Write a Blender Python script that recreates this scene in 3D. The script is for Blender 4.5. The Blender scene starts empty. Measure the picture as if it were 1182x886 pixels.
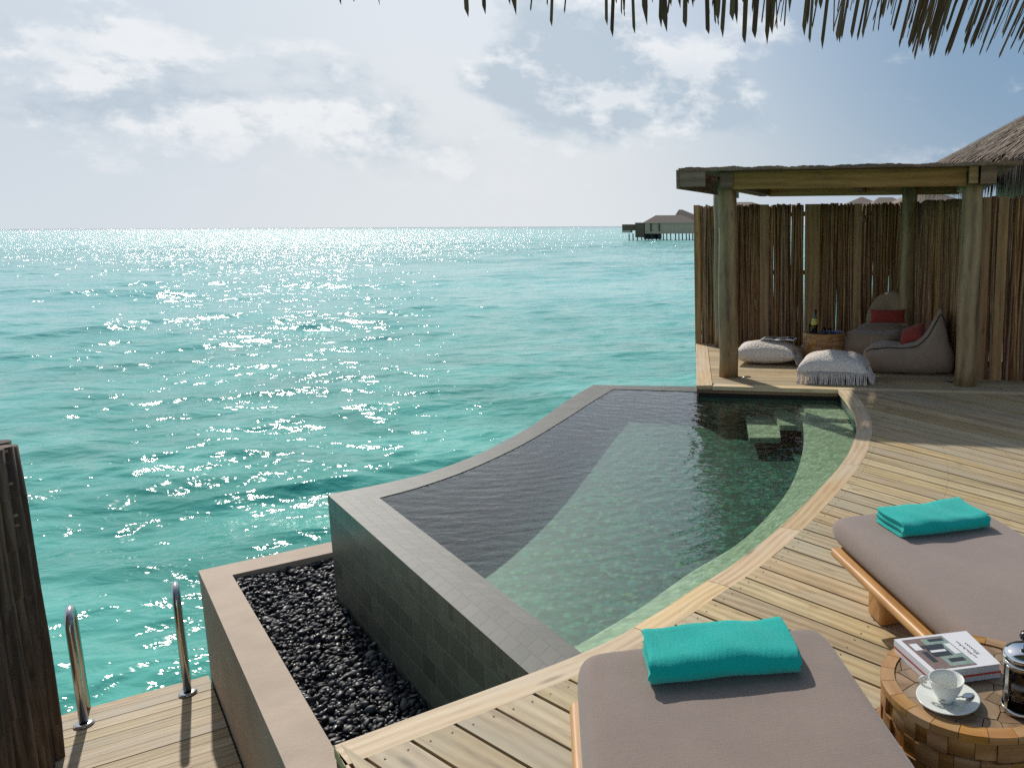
import bpy, math, random
import numpy as np
from mathutils import Matrix, Vector
random.seed(7); rng = np.random.default_rng(7)
S = bpy.context.scene
R = math.radians

# ------------------------------------------------------------ camera
EYE = 1.6
FPX, CX, CY = 930.0, 850.0, 412.0          # focal length and principal point in photo pixels (1182 x 886)
ROLL = R(.26); PITCH = R(9.254)
Fv = np.array([0, math.cos(PITCH), -math.sin(PITCH)]); U0 = np.array([0, math.sin(PITCH), math.cos(PITCH)]); R0 = np.array([1., 0, 0])
Rv = math.cos(ROLL)*R0 - math.sin(ROLL)*U0; Uv = math.sin(ROLL)*R0 + math.cos(ROLL)*U0
cam = bpy.data.cameras.new('camera'); co = bpy.data.objects.new('camera', cam); S.collection.objects.link(co)
m = Matrix.Identity(4)
for i in range(3):
    m[i][0] = Rv[i]; m[i][1] = Uv[i]; m[i][2] = -Fv[i]
m[2][3] = EYE
co.matrix_world = m
cam.sensor_width = 36; cam.lens = FPX/1182*36
cam.shift_x = (591-CX)/1182; cam.shift_y = -(443-CY)/1182
cam.clip_start = .05; cam.clip_end = 60000
S.camera = co

def un(x, y, z):                            # a photo point on the level plane at height z
    d = Fv + (x-CX)/FPX*Rv - (y-CY)/FPX*Uv
    t = (z-EYE)/d[2]
    return np.array([0, 0, EYE]) + t*d
def unY(x, y, Y):
    d = Fv + (x-CX)/FPX*Rv - (y-CY)/FPX*Uv
    return np.array([0, 0, EYE]) + Y/d[1]*d
def dirpx(x, y):
    d = Fv + (x-CX)/FPX*Rv - (y-CY)/FPX*Uv
    return d/np.linalg.norm(d)

# ------------------------------------------------------------ sun, sky, exposure
SUN_EL, SUN_AZ = R(38), R(-33)             # azimuth from +Y, negative = to the left
sd = Vector((math.sin(SUN_AZ)*math.cos(SUN_EL), math.cos(SUN_AZ)*math.cos(SUN_EL), math.sin(SUN_EL)))
sl = bpy.data.lights.new('sun', 'SUN'); so = bpy.data.objects.new('sun', sl); S.collection.objects.link(so)
sl.energy = 3.4; sl.angle = R(.9); sl.color = (1, .945, .86)
so.rotation_euler = sd.to_track_quat('Z', 'Y').to_euler()
S.view_settings.view_transform = 'Standard'; S.view_settings.look = 'None'
S.view_settings.exposure = 0; S.view_settings.gamma = 1
S.cycles.use_denoising = False
S.cycles.max_bounces = 7; S.cycles.transparent_max_bounces = 16
S.cycles.sample_clamp_indirect = 4; S.cycles.sample_clamp_direct = 0
S.cycles.caustics_reflective = False; S.cycles.caustics_refractive = False

W = bpy.data.worlds.new('World'); S.world = W; W.use_nodes = True

class NT:                                    # small node helper
    def __init__(s, tree): s.t = tree; s.t.nodes.clear()
    def n(s, typ, **k):
        nd = s.t.nodes.new(typ)
        for a, b in k.items():
            if a.startswith('i_'):
                key = a[2:]; nd.inputs[int(key) if key.isdigit() else key.replace('_', ' ')].default_value = b
            else: setattr(nd, a, b)
        return nd
    def l(s, a, b): s.t.links.new(a, b)
    def put(s, sock, v):
        if hasattr(v, 'is_output'): s.l(v, sock)
        elif v is not None: sock.default_value = v
    def math(s, op, a, b=None, c=None, clamp=False):
        nd = s.n('ShaderNodeMath', operation=op, use_clamp=clamp)
        s.put(nd.inputs[0], a); s.put(nd.inputs[1], b); s.put(nd.inputs[2], c)
        return nd.outputs[0]
    def vm(s, op, a, b=None, out=0):
        nd = s.n('ShaderNodeVectorMath', operation=op); s.put(nd.inputs[0], a); s.put(nd.inputs[1], b)
        return nd.outputs[out]
    def mix(s, f, a, b, mode='MIX'):
        nd = s.n('ShaderNodeMix', data_type='RGBA', blend_type=mode)
        s.put(nd.inputs[0], f); s.put(nd.inputs[6], c4(a)); s.put(nd.inputs[7], c4(b))
        return nd.outputs[2]
    def noise(s, vec, scale, detail=4, rough=.55, dist=0, out=0):
        nd = s.n('ShaderNodeTexNoise'); s.put(nd.inputs['Vector'], vec)
        nd.inputs['Scale'].default_value = scale; nd.inputs['Detail'].default_value = detail
        nd.inputs['Roughness'].default_value = rough; nd.inputs['Distortion'].default_value = dist
        return nd.outputs[out]
    def ramp(s, f, *st):
        nd = s.n('ShaderNodeValToRGB'); s.l(f, nd.inputs[0]); e = nd.color_ramp.elements
        while len(e) < len(st): e.new(.5)
        for k, (p, c) in enumerate(st):
            e[k].position = p; e[k].color = c4(c) if isinstance(c, tuple) else (c, c, c, 1)
        return nd.outputs[0]
    def smooth(s, v, a, b):
        nd = s.n('ShaderNodeMapRange', interpolation_type='SMOOTHSTEP'); s.put(nd.inputs[0], v)
        nd.inputs[1].default_value = a; nd.inputs[2].default_value = b
        return nd.outputs[0]
    def mapping(s, vec, scale=(1, 1, 1), loc=(0, 0, 0), rot=(0, 0, 0)):
        nd = s.n('ShaderNodeMapping'); s.l(vec, nd.inputs[0])
        nd.inputs['Scale'].default_value = scale; nd.inputs['Location'].default_value = loc; nd.inputs['Rotation'].default_value = rot
        return nd.outputs[0]
    def bump(s, h, strength=.3, dist=.01, normal=None):
        nd = s.n('ShaderNodeBump'); s.l(h, nd.inputs['Height'])
        nd.inputs['Strength'].default_value = strength; nd.inputs['Distance'].default_value = dist
        if normal: s.l(normal, nd.inputs['Normal'])
        return nd.outputs[0]
def c4(c):
    if isinstance(c, (tuple, list)) and len(c) == 3: return (*c, 1)
    return c

def build_world():
    t = NT(W.node_tree)
    out = t.n('ShaderNodeOutputWorld'); bg = t.n('ShaderNodeBackground'); t.l(bg.outputs[0], out.inputs[0])
    bg.inputs[1].default_value = .1
    sky = t.n('ShaderNodeTexSky', sky_type='NISHITA'); sky.sun_disc = False
    sky.sun_elevation = SUN_EL; sky.sun_rotation = SUN_AZ; sky.air_density = 1.0; sky.dust_density = 1.2; sky.ozone_density = 1.5
    tc = t.n('ShaderNodeTexCoord'); d = t.vm('NORMALIZE', tc.outputs['Generated'])
    z = t.n('ShaderNodeSeparateXYZ'); t.l(d, z.inputs[0]); el = z.outputs[2]
    base = t.mix(1.0, sky.outputs[0], SKY_TINT, 'MULTIPLY')
    # pale sea haze low in the sky and round the veiled sun
    dist = t.vm('DOT_PRODUCT', d, tuple(sd), out=1)
    halo = t.math('POWER', t.math('MAXIMUM', dist, 0.0), 4.0)
    low = t.math('POWER', t.math('SUBTRACT', 1.0, t.math('ABSOLUTE', el), clamp=True), 4.5)
    hz = t.math('ADD', t.math('MULTIPLY', low, .95), t.math('MULTIPLY', halo, .9), clamp=True)
    base = t.mix(hz, base, SKY_HAZE)
    dd = t.vm('DISTANCE', d, tuple(float(v) for v in dirpx(1230, 20)), out=1)
    base = t.mix(t.math('MULTIPLY', t.math('SUBTRACT', 1.0, t.smooth(dd, .02, .62)), .85), base, SKY_BLUE)
    dd = t.vm('DISTANCE', d, tuple(float(v) for v in dirpx(-150, -60)), out=1)
    base = t.mix(t.math('MULTIPLY', t.math('SUBTRACT', 1.0, t.smooth(dd, .02, .5)), .3), base, SKY_BLUE2)
    # clouds: soft fields placed by direction
    p = t.mapping(d, scale=(1, 1, 1.7))
    n1 = t.noise(p, 3.7, 8, .58); n1b = t.noise(t.vm('ADD', p, tuple(v*.035 for v in (sd.x*1.5, sd.y*1.5, sd.z*2.6))), 3.7, 8, .58)
    fine = t.noise(p, 11, 7, .62); fineb = t.noise(t.vm('ADD', p, tuple(v*.03 for v in (sd.x, sd.y, sd.z*2.2))), 11, 7, .62)
    fields = None
    for (x, y, rad, amp) in CLOUDS:
        c = dirpx(x, y); dd = t.vm('DISTANCE', d, tuple(float(v) for v in c), out=1)
        g = t.math('MULTIPLY', t.math('SUBTRACT', 1.0, t.smooth(dd, rad*.15, rad)), amp)
        fields = g if fields is None else t.math('ADD', fields, g)
    dens = t.math('ADD', t.math('ADD', t.math('MULTIPLY', n1, 1.15), t.math('MULTIPLY', fine, .62)), fields)
    mask = t.smooth(dens, .96, 1.18)
    light = t.math('ADD', .40, t.math('MULTIPLY', t.math('ADD', t.math('SUBTRACT', n1, n1b), t.math('MULTIPLY', t.math('SUBTRACT', fine, fineb), .9)), 5.2), clamp=True)
    core = t.smooth(dens, 1.05, 1.5)
    lit = t.math('SUBTRACT', light, t.math('MULTIPLY', core, .38), clamp=True)
    cc = t.mix(lit, CLOUD_DARK, CLOUD_LIT)
    fade = t.smooth(el, .0, .12)
    mk = t.math('MULTIPLY', t.math('MULTIPLY', mask, .74), fade)
    col = t.mix(mk, base, cc)
    t.l(col, bg.inputs[0])
SKY_TINT = (.95, 1.0, 1.06)
SKY_HAZE = (7.5, 7.85, 8.15); SKY_BLUE = (1.7, 3.0, 4.6); SKY_BLUE2 = (2.9, 4.5, 6.4)
CLOUD_DARK = (4.5, 5.5, 6.5); CLOUD_LIT = (9.4, 9.5, 9.6)
CLOUDS = [(600, 75, .10, .24), (665, 90, .12, .26), (740, 110, .10, .24), (820, 115, .08, .24), (880, 140, .07, .12), (60, 100, .12, .05), (180, 110, .16, .09), (250, 40, .12, .14), (400, 110, .10, .18),
          (220, 160, .12, .12), (430, 170, .12, .12), (1080, 110, .25, .04), (560, 160, .14, .1), (470, 40, .08, -.1)]
build_world()

# ------------------------------------------------------------ materials
def new_mat(name):
    mt = bpy.data.materials.new(name); mt.use_nodes = True
    t = NT(mt.node_tree); out = t.n('ShaderNodeOutputMaterial'); b = t.n('ShaderNodeBsdfPrincipled'); t.l(b.outputs[0], out.inputs[0])
    return mt, t, b
def tintn(t):
    a = t.n('ShaderNodeAttribute', attribute_name='tint'); return a.outputs['Fac']
def wood_mat(name, cols, grain=38, rough=.65, knots=True, bump=.35, greys=None, seedscale=31):
    mt, t, b = new_mat(name)
    uv = t.n('ShaderNodeUVMap').outputs[0]; ti = tintn(t)
    off = t.n('ShaderNodeCombineXYZ'); t.l(t.math('MULTIPLY', ti, seedscale), off.inputs[0]); t.l(t.math('MULTIPLY', ti, 7.3*seedscale), off.inputs[1]); t.l(t.math('MULTIPLY', ti, 13.7), off.inputs[2])
    v = t.vm('ADD', uv, off.outputs[0])
    g = t.noise(t.mapping(v, scale=(3.2, grain, 1)), 1.0, 6, .68, .9)
    g2 = t.noise(t.mapping(v, scale=(.8, 7, 1)), 1.0, 4, .55, 1.2)
    w = t.n('ShaderNodeTexWave', wave_type='BANDS', bands_direction='Y', i_Scale=grain*.18, i_Distortion=9, i_Detail=3)
    w.inputs['Detail Scale'].default_value = .35; t.l(t.mapping(v, scale=(.28, 1, 1)), w.inputs[0])
    mixv = t.math('ADD', t.math('MULTIPLY', g, .5), t.math('ADD', t.math('MULTIPLY', g2, .38), t.math('MULTIPLY', w.outputs['Fac'], .14)))
    col = t.ramp(mixv, (.3, cols[0]), (.5, cols[1]), (.7, cols[2]))
    tt = t.n('ShaderNodeTexWhiteNoise', noise_dimensions='1D'); t.l(t.math('MULTIPLY', ti, 977.), tt.inputs['W'])
    br = t.math('ADD', .82, t.math('MULTIPLY', tt.outputs[0], .34))
    hs = t.n('ShaderNodeHueSaturation'); t.l(col, hs.inputs['Color']); t.l(br, hs.inputs['Value'])
    t.l(t.math('ADD', .88, t.math('MULTIPLY', t.math('FRACT', t.math('MULTIPLY', ti, 53.)), .25)), hs.inputs['Saturation'])
    t.l(t.math('ADD', .494, t.math('MULTIPLY', t.math('FRACT', t.math('MULTIPLY', ti, 17.)), .014)), hs.inputs['Hue'])
    col = hs.outputs[0]
    st_ = t.smooth(t.noise(t.mapping(v, scale=(3.5, 9, 1)), 1.0, 5, .65), .56, .72)
    col = t.mix(t.math('MULTIPLY', st_, .5), col, tuple(c*k for c, k in zip(cols[0], (1.25, 1.05, .8))))
    if greys:
        gn = t.smooth(t.noise(t.mapping(v, scale=(.9, 3.2, 1)), 1.1, 5, .6), .45, .68)
        col = t.mix(t.math('MULTIPLY', gn, .6), col, greys)
    if knots:
        vo = t.n('ShaderNodeTexVoronoi', feature='F1', i_Scale=1.0); t.l(t.mapping(v, scale=(2.1, 8.0, 1)), vo.inputs['Vector'])
        kn = t.math('SUBTRACT', 1.0, t.smooth(vo.outputs['Distance'], .03, .15))
        col = t.mix(t.math('MULTIPLY', kn, .6), col, tuple(c*.35 for c in cols[0]))
    t.l(col, b.inputs['Base Color']); b.inputs['Roughness'].default_value = rough
    t.l(t.bump(mixv, bump, .004), b.inputs['Normal'])
    return mt
M = {}
M['deck'] = wood_mat('weathered_deck_wood', [(.22, .15, .075), (.46, .345, .185), (.61, .49, .30)], greys=(.40, .365, .26))
M['lowdeck'] = wood_mat('grey_deck_wood', [(.27, .18, .09), (.44, .33, .18), (.58, .46, .29)], greys=(.40, .36, .28))
M['border'] = wood_mat('border_wood', [(.42, .28, .14), (.66, .48, .27), (.76, .61, .40)], greys=(.6, .52, .40))
M['beam'] = wood_mat('yellow_timber', [(.22, .10, .035), (.38, .20, .07), (.5, .29, .115)], grain=25)
M['fascia'] = wood_mat('dark_fascia_wood', [(.10, .052, .03), (.21, .12, .07), (.31, .19, .12)], grain=22)
M['post'] = wood_mat('green_round_post', [(.09, .058, .028), (.27, .18, .085), (.40, .28, .145)], grain=16, knots=True, bump=.8)
M['stick'] = wood_mat('bark_stick', [(.045, .019, .009), (.23, .11, .045), (.50, .33, .18)], grain=50, knots=True, bump=.9, rough=.8)
M['log'] = wood_mat('dark_log_bark', [(.022, .013, .008), (.10, .065, .042), (.22, .165, .12)], grain=24, knots=True, bump=1.0, rough=.85)
M['teak'] = wood_mat('oiled_teak', [(.30, .135, .04), (.48, .25, .085), (.58, .34, .14)], grain=30, knots=False, rough=.45)
M['block'] = wood_mat('mixed_wood_blocks', [(.2, .085, .026), (.42, .21, .075), (.6, .36, .16)], grain=30, knots=False, rough=.5)
M['blocktop'] = wood_mat('worn_block_top', [(.16, .095, .05), (.27, .18, .105), (.37, .265, .17)], grain=30, knots=False, rough=.55)

def simple(name, col, rough=.5, metal=0, bump=None, var=.12, nscale=20, coat=0, spec=.5):
    mt, t, b = new_mat(name)
    o = t.n('ShaderNodeTexCoord').outputs['Object']
    n = t.noise(o, nscale, 5, .6)
    c = t.mix(n, tuple(max(0, v*(1-var)) for v in col), tuple(min(1, v*(1+var)) for v in col))
    t.l(c, b.inputs['Base Color']); b.inputs['Roughness'].default_value = rough; b.inputs['Metallic'].default_value = metal
    b.inputs['Specular IOR Level'].default_value = spec
    if coat: b.inputs['Coat Weight'].default_value = coat
    if bump: t.l(t.bump(t.noise(o, bump[0], 4, .6), bump[1], bump[2]), b.inputs['Normal'])
    return mt
def fabric(name, col, weave=900, strength=.25, var=.08, fuzz=None, wrinkle=None):
    mt, t, b = new_mat(name)
    o = t.n('ShaderNodeTexCoord').outputs['Object']
    w1 = t.noise(t.mapping(o, scale=(1, .12, 1)), weave, 2, .5); w2 = t.noise(t.mapping(o, scale=(.12, 1, 1)), weave, 2, .5)
    w = t.math('MULTIPLY', t.math('ADD', w1, w2), .5)
    n = t.noise(o, 6, 4, .6)
    f = t.math('ADD', t.math('MULTIPLY', n, .6), t.math('MULTIPLY', w, .5), clamp=True)
    c = t.mix(f, tuple(v*(1-var*2) for v in col), tuple(min(1, v*(1+var*2)) for v in col))
    t.l(c, b.inputs['Base Color']); b.inputs['Roughness'].default_value = .9
    b.inputs['Sheen Weight'].default_value = .25; b.inputs['Specular IOR Level'].default_value = .2
    nb = t.bump(w, strength, .002)
    if fuzz: nb = t.bump(t.noise(o, fuzz, 3, .7), .8, .004, nb)
    if wrinkle:
        wn = t.n('ShaderNodeTexNoise', noise_type='RIDGED_MULTIFRACTAL'); wn.inputs['Scale'].default_value = wrinkle; wn.inputs['Detail'].default_value = 3
        t.l(o, wn.inputs['Vector']); nb = t.bump(t.math('MULTIPLY', wn.outputs[0], .3), .5, .03, nb)
    t.l(nb, b.inputs['Normal'])
    return mt
M['cushion'] = fabric('taupe_cushion_fabric', (.265, .205, .175), weave=300, strength=.9, var=.13, wrinkle=2.2)
M['towel'] = fabric('turquoise_towel', (.0, .50, .43), weave=500, fuzz=330, var=.12, strength=.5)
M['bag'] = fabric('beanbag_fabric', (.32, .225, .15), weave=300, wrinkle=9, var=.1)
M['bagdark'] = simple('dark_piping', (.02, .018, .015), .8)
M['red'] = fabric('red_cushion_fabric', (.30, .045, .03), weave=300, fuzz=90)
M['white_knit'] = None
M['plaster'] = simple('beige_plaster', (.52, .41, .31), .78, bump=(45, .35, .005), var=.3, nscale=3.2)
M['steel'] = simple('brushed_steel', (.55, .54, .52), .18, 1.0, var=.03)
M['china'] = simple('white_china', (.78, .79, .74), .22, var=.02)
M['paper'] = simple('white_paper', (.78, .78, .8), .35, var=.02)
M['redpage'] = simple('red_cover_edge', (.65, .06, .03), .5)
M['darkink'] = simple('dark_ink', (.03, .035, .04), .35)
M['brownink'] = simple('brown_print', (.22, .15, .13), .35, var=.4, nscale=60)
M['greenink'] = simple('green_print', (.25, .33, .28), .35, var=.5, nscale=90)
M['chrome'] = simple('chrome_lid', (.75, .77, .8), .06, 1.0, var=.01)
M['coffee'] = simple('black_coffee', (.012, .007, .004), .05, coat=1)
M['blackplastic'] = simple('black_plastic', (.012, .012, .014), .25)
M['bottle'] = simple('green_bottle_glass', (.02, .07, .02), .08, coat=1)
M['label'] = simple('yellow_paper_label', (.6, .52, .08), .5, var=.3, nscale=60)
M['bluecloth'] = fabric('blue_cloth', (.03, .12, .45), weave=300)
M['shade_thatch'] = None

def glass_mat(name, tint=(1, 1, 1), r=.02):
    mt = bpy.data.materials.new(name); mt.use_nodes = True
    t = NT(mt.node_tree); out = t.n('ShaderNodeOutputMaterial')
    tr = t.n('ShaderNodeBsdfTransparent'); tr.inputs[0].default_value = c4(tint)
    gl = t.n('ShaderNodeBsdfGlossy'); gl.inputs['Roughness'].default_value = r
    fr = t.n('ShaderNodeFresnel', i_IOR=1.45); mx = t.n('ShaderNodeMixShader')
    t.l(fr.outputs[0], mx.inputs[0]); t.l(tr.outputs[0], mx.inputs[1]); t.l(gl.outputs[0], mx.inputs[2]); t.l(mx.outputs[0], out.inputs[0])
    return mt
M['glass'] = glass_mat('clear_glass', (.93, .95, .95))

def knit_mat():
    mt, t, b = new_mat('white_knit_cotton')
    o = t.n('ShaderNodeTexCoord').outputs['Object']
    vo = t.n('ShaderNodeTexVoronoi', i_Scale=42.0); t.l(t.mapping(o, scale=(1, 1.7, 1)), vo.inputs['Vector'])
    c = t.ramp(vo.outputs['Distance'], (.05, (.88, .80, .71)), (.8, (.7, .62, .53)))
    t.l(c, b.inputs['Base Color']); b.inputs['Roughness'].default_value = .95
    inv = t.math('SUBTRACT', 1.0, vo.outputs['Distance'])
    t.l(t.bump(inv, .9, .012), b.inputs['Normal']); return mt
M['white_knit'] = knit_mat()

def thatch_mat(name, cols):
    mt, t, b = new_mat(name)
    ti = tintn(t); tt = t.n('ShaderNodeTexWhiteNoise', noise_dimensions='1D'); t.l(t.math('MULTIPLY', ti, 977.), tt.inputs['W'])
    o = t.n('ShaderNodeTexCoord').outputs['Object']
    n = t.noise(o, 9, 4, .6)
    f = t.math('ADD', t.math('MULTIPLY', tt.outputs[0], .65), t.math('MULTIPLY', n, .4), clamp=True)
    t.l(t.ramp(f, (.1, cols[0]), (.5, cols[1]), (.9, cols[2])), b.inputs['Base Color']); b.inputs['Roughness'].default_value = .8
    return mt
M['thatch'] = thatch_mat('dry_palm_thatch', [(.04, .026, .015), (.17, .12, .08), (.42, .33, .24)])
M['blade'] = thatch_mat('palm_leaf_blades', [(.085, .04, .02), (.14, .07, .035), (.22, .125, .065)])
M['farroof'] = simple('far_thatch_roof', (.2, .155, .125), .9, var=.25, nscale=1.5)
M['farwall'] = simple('far_plank_wall', (.52, .37, .27), .8, var=.2, nscale=1.2)
M['fardark'] = simple('far_dark_timber', (.045, .055, .05), .8)
M['farwood'] = simple('far_brown_timber', (.13, .085, .05), .8)

def tile_mat(name, base, dark, bw, bh, mortar=.004, off=.5, rough=.35, wetrefl=False, contrast=1.0, bump=.3, speck=0, mort=None):
    mt, t, b = new_mat(name)
    uv = t.n('ShaderNodeUVMap').outputs[0]
    br = t.n('ShaderNodeTexBrick', offset=off); t.l(uv, br.inputs['Vector'])
    br.inputs['Scale'].default_value = 1; br.inputs['Brick Width'].default_value = bw; br.inputs['Row Height'].default_value = bh
    br.inputs['Mortar Size'].default_value = mortar; br.inputs['Mortar Smooth'].default_value = .1
    br.inputs['Color1'].default_value = c4(base); br.inputs['Color2'].default_value = c4(dark)
    br.inputs['Mortar'].default_value = c4(mort or tuple(v*.6 for v in dark))
    n = t.noise(uv, 5, 6, .65); n2 = t.noise(uv, 45, 4, .6)
    c = t.mix(t.math('MULTIPLY', n, .9), br.outputs['Color'], tuple(v*1.5 for v in base), 'MIX')
    c = t.mix(.35, br.outputs['Color'], c)
    f = t.math('ADD', .72, t.math('MULTIPLY', n2, .55))
    vm = t.mix(1.0, c, t.n('ShaderNodeCombineColor').outputs[0], 'MULTIPLY')
    nd = t.t.nodes[-1]
    cc = [x for x in t.t.nodes if x.bl_idname == 'ShaderNodeCombineColor'][-1]
    for k in range(3): t.l(f, cc.inputs[k])
    if speck:
        vo = t.n('ShaderNodeTexVoronoi', i_Scale=speck); t.l(uv, vo.inputs['Vector'])
        sp = t.n('ShaderNodeSeparateColor'); t.l(vo.outputs['Color'], sp.inputs[0])
        vm = t.mix(t.math('MULTIPLY', t.smooth(sp.outputs[0], .35, 1.0), .75), vm, tuple(min(1, v*2.3) for v in base))
        vm = t.mix(t.math('MULTIPLY', t.smooth(sp.outputs[1], .6, 1.0), .5), vm, (.12, .15, .03))
    t.l(vm, b.inputs['Base Color']); b.inputs['Roughness'].default_value = rough
    t.l(t.bump(t.math('SUBTRACT', t.math('MULTIPLY', n2, .3), br.outputs['Fac']), bump, .003), b.inputs['Normal'])
    return mt
M['coping'] = tile_mat('grey_green_stone_coping', (.105, .107, .09), (.055, .06, .05), .10, .1, rough=.55, mort=(.05, .05, .045))
M['walltile'] = tile_mat('dark_green_wall_tile', (.13, .135, .09), (.05, .056, .038), .20, .13, mortar=.004, rough=.42, mort=(.17, .17, .13))
M['captile'] = tile_mat('upright_cap_tile', (.14, .14, .09), (.045, .05, .034), .065, .2, mortar=.003, off=0, rough=.35, mort=(.17, .17, .13))
def mosaic_mat(name, stops, grout):
    mt, t, b = new_mat(name); uv = t.n('ShaderNodeUVMap').outputs[0]
    vo = t.n('ShaderNodeTexVoronoi', i_Scale=24.0); vo.inputs['Randomness'].default_value = .8
    wob = t.vm('SCALE', t.noise(uv, 6.0, 3, .5, out=1)); wob.node.inputs['Scale'].default_value = .07; t.l(t.vm('ADD', uv, wob), vo.inputs['Vector'])
    sp = t.n('ShaderNodeSeparateColor'); t.l(vo.outputs['Color'], sp.inputs[0])
    c = t.ramp(t.math('ADD', t.math('MULTIPLY', sp.outputs[0], .8), t.math('MULTIPLY', t.noise(uv, 7, 4, .6), .25)), *stops)
    c = t.mix(t.math('MULTIPLY', t.smooth(vo.outputs['Distance'], .3, .62), .5), c, grout)
    t.l(c, b.inputs['Base Color']); b.inputs['Roughness'].default_value = .5; return mt
M['pooltile'] = mosaic_mat('green_pool_mosaic', [(.12, (.001, .014, .010)), (.38, (.003, .046, .028)), (.6, (.006, .10, .058)), (.78, (.010, .16, .125)), (.95, (.11, .21, .07))], (.004, .02, .014))
M['ledgetile'] = mosaic_mat('pale_green_ledge_mosaic', [(.12, (.34, .35, .22)), (.45, (.50, .50, .34)), (.7, (.62, .60, .43)), (.92, (.74, .70, .52))], (.36, .36, .24))

def pool_water_mat():
    mt = bpy.data.materials.new('pool_water'); mt.use_nodes = True
    t = NT(mt.node_tree); out = t.n('ShaderNodeOutputMaterial')
    pos = t.n('ShaderNodeNewGeometry').outputs['Position']
    w = t.n('ShaderNodeTexWave', wave_type='RINGS', rings_direction='SPHERICAL', i_Scale=2.6, i_Distortion=3.0, i_Detail=2)
    t.l(t.mapping(pos, loc=(1.75, -6.1, 0)), w.inputs[0])
    n1 = t.noise(t.mapping(pos, scale=(.55, 1.0, 1), rot=(0, 0, .35)), 9, 3, .5, .4); n2 = t.noise(t.mapping(pos, scale=(.7, 1, 1), rot=(0, 0, -.5)), 26, 2, .5)
    h = t.math('ADD', t.math('MULTIPLY', n1, .75), t.math('ADD', t.math('MULTIPLY', n2, .22), t.math('MULTIPLY', w.outputs['Fac'], .10)))
    nb = t.bump(h, .36, .03)
    tr = t.n('ShaderNodeBsdfTransparent'); tr.inputs[0].default_value = (.80, .975, .89, 1)
    gl = t.n('ShaderNodeBsdfGlossy'); gl.inputs['Roughness'].default_value = .03; t.l(nb, gl.inputs['Normal'])
    inc = t.n('ShaderNodeNewGeometry').outputs['Incoming']
    cth = t.math('ABSOLUTE', t.vm('DOT_PRODUCT', inc, nb, out=1), clamp=True)
    fre = t.math('ADD', .036, t.math('MULTIPLY', t.math('POWER', t.math('SUBTRACT', 1.0, cth), 3.9), .95), clamp=True)
    mx = t.n('ShaderNodeMixShader'); t.l(fre, mx.inputs[0])
    t.l(tr.outputs[0], mx.inputs[1]); t.l(gl.outputs[0], mx.inputs[2]); t.l(mx.outputs[0], out.inputs[0])
    return mt
M['poolwater'] = pool_water_mat()

def sea_mat():
    mt, t, b = new_mat('sea_water')
    pos = t.n('ShaderNodeNewGeometry').outputs['Position']
    r = t.vm('LENGTH', pos, out=1)
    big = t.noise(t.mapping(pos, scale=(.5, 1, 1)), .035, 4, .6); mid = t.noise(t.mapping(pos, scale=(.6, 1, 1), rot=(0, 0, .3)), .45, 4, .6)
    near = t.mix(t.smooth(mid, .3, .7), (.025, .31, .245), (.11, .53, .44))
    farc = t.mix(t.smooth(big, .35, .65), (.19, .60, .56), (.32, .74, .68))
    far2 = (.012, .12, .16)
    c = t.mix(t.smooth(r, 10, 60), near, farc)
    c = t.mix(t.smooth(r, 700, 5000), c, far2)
    t.l(c, b.inputs['Base Color']); t.l(t.math('ADD', .075, t.math('MULTIPLY', t.smooth(r, 30, 300), .085)), b.inputs['Roughness']); b.inputs['IOR'].default_value = 1.333
    pm = t.mapping(pos, scale=(.6, 1, 1), rot=(0, 0, .25))
    n1 = t.noise(pm, 4.5, 3, .55, .3); n2 = t.noise(pm, 1.1, 2.5, .55, .2); n3 = t.noise(pm, .16, 5, .65)
    nb = t.bump(n1, .6, .06); nb = t.bump(n2, .35, .25, nb)
    far = t.bump(n3, 1.0, 2.3)
    mixn = t.n('ShaderNodeMix', data_type='VECTOR'); t.l(t.smooth(r, 22, 170), mixn.inputs[0]); t.l(nb, mixn.inputs[4]); t.l(far, mixn.inputs[5])
    nb2 = t.bump(n2, .4, .3, mixn.outputs[1])
    t.l(t.vm('NORMALIZE', nb2), b.inputs['Normal'])
    return mt
M['sea'] = sea_mat()
M['pebble'] = simple('black_pebble', (.02, .021, .025), .33, bump=None, var=.3, nscale=30)
def pebble_mat():
    mt, t, b = new_mat('black_pebbles')
    ti = tintn(t); tt = t.n('ShaderNodeTexWhiteNoise', noise_dimensions='1D'); t.l(t.math('MULTIPLY', ti, 977.), tt.inputs['W'])
    t.l(t.ramp(tt.outputs[0], (.0, (.010, .011, .013)), (.8, (.045, .046, .052)), (.95, (.10, .095, .09)), (1., (.2, .18, .16))), b.inputs['Base Color'])
    t.l(t.math('ADD', .35, t.math('MULTIPLY', t.math('FRACT', t.math('MULTIPLY', ti, 71.)), .35)), b.inputs['Roughness'])
    t.l(t.bump(t.noise(t.n('ShaderNodeTexCoord').outputs['Object'], 160, 3), .25, .002), b.inputs['Normal']); return mt
M['pebble'] = pebble_mat()

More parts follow.
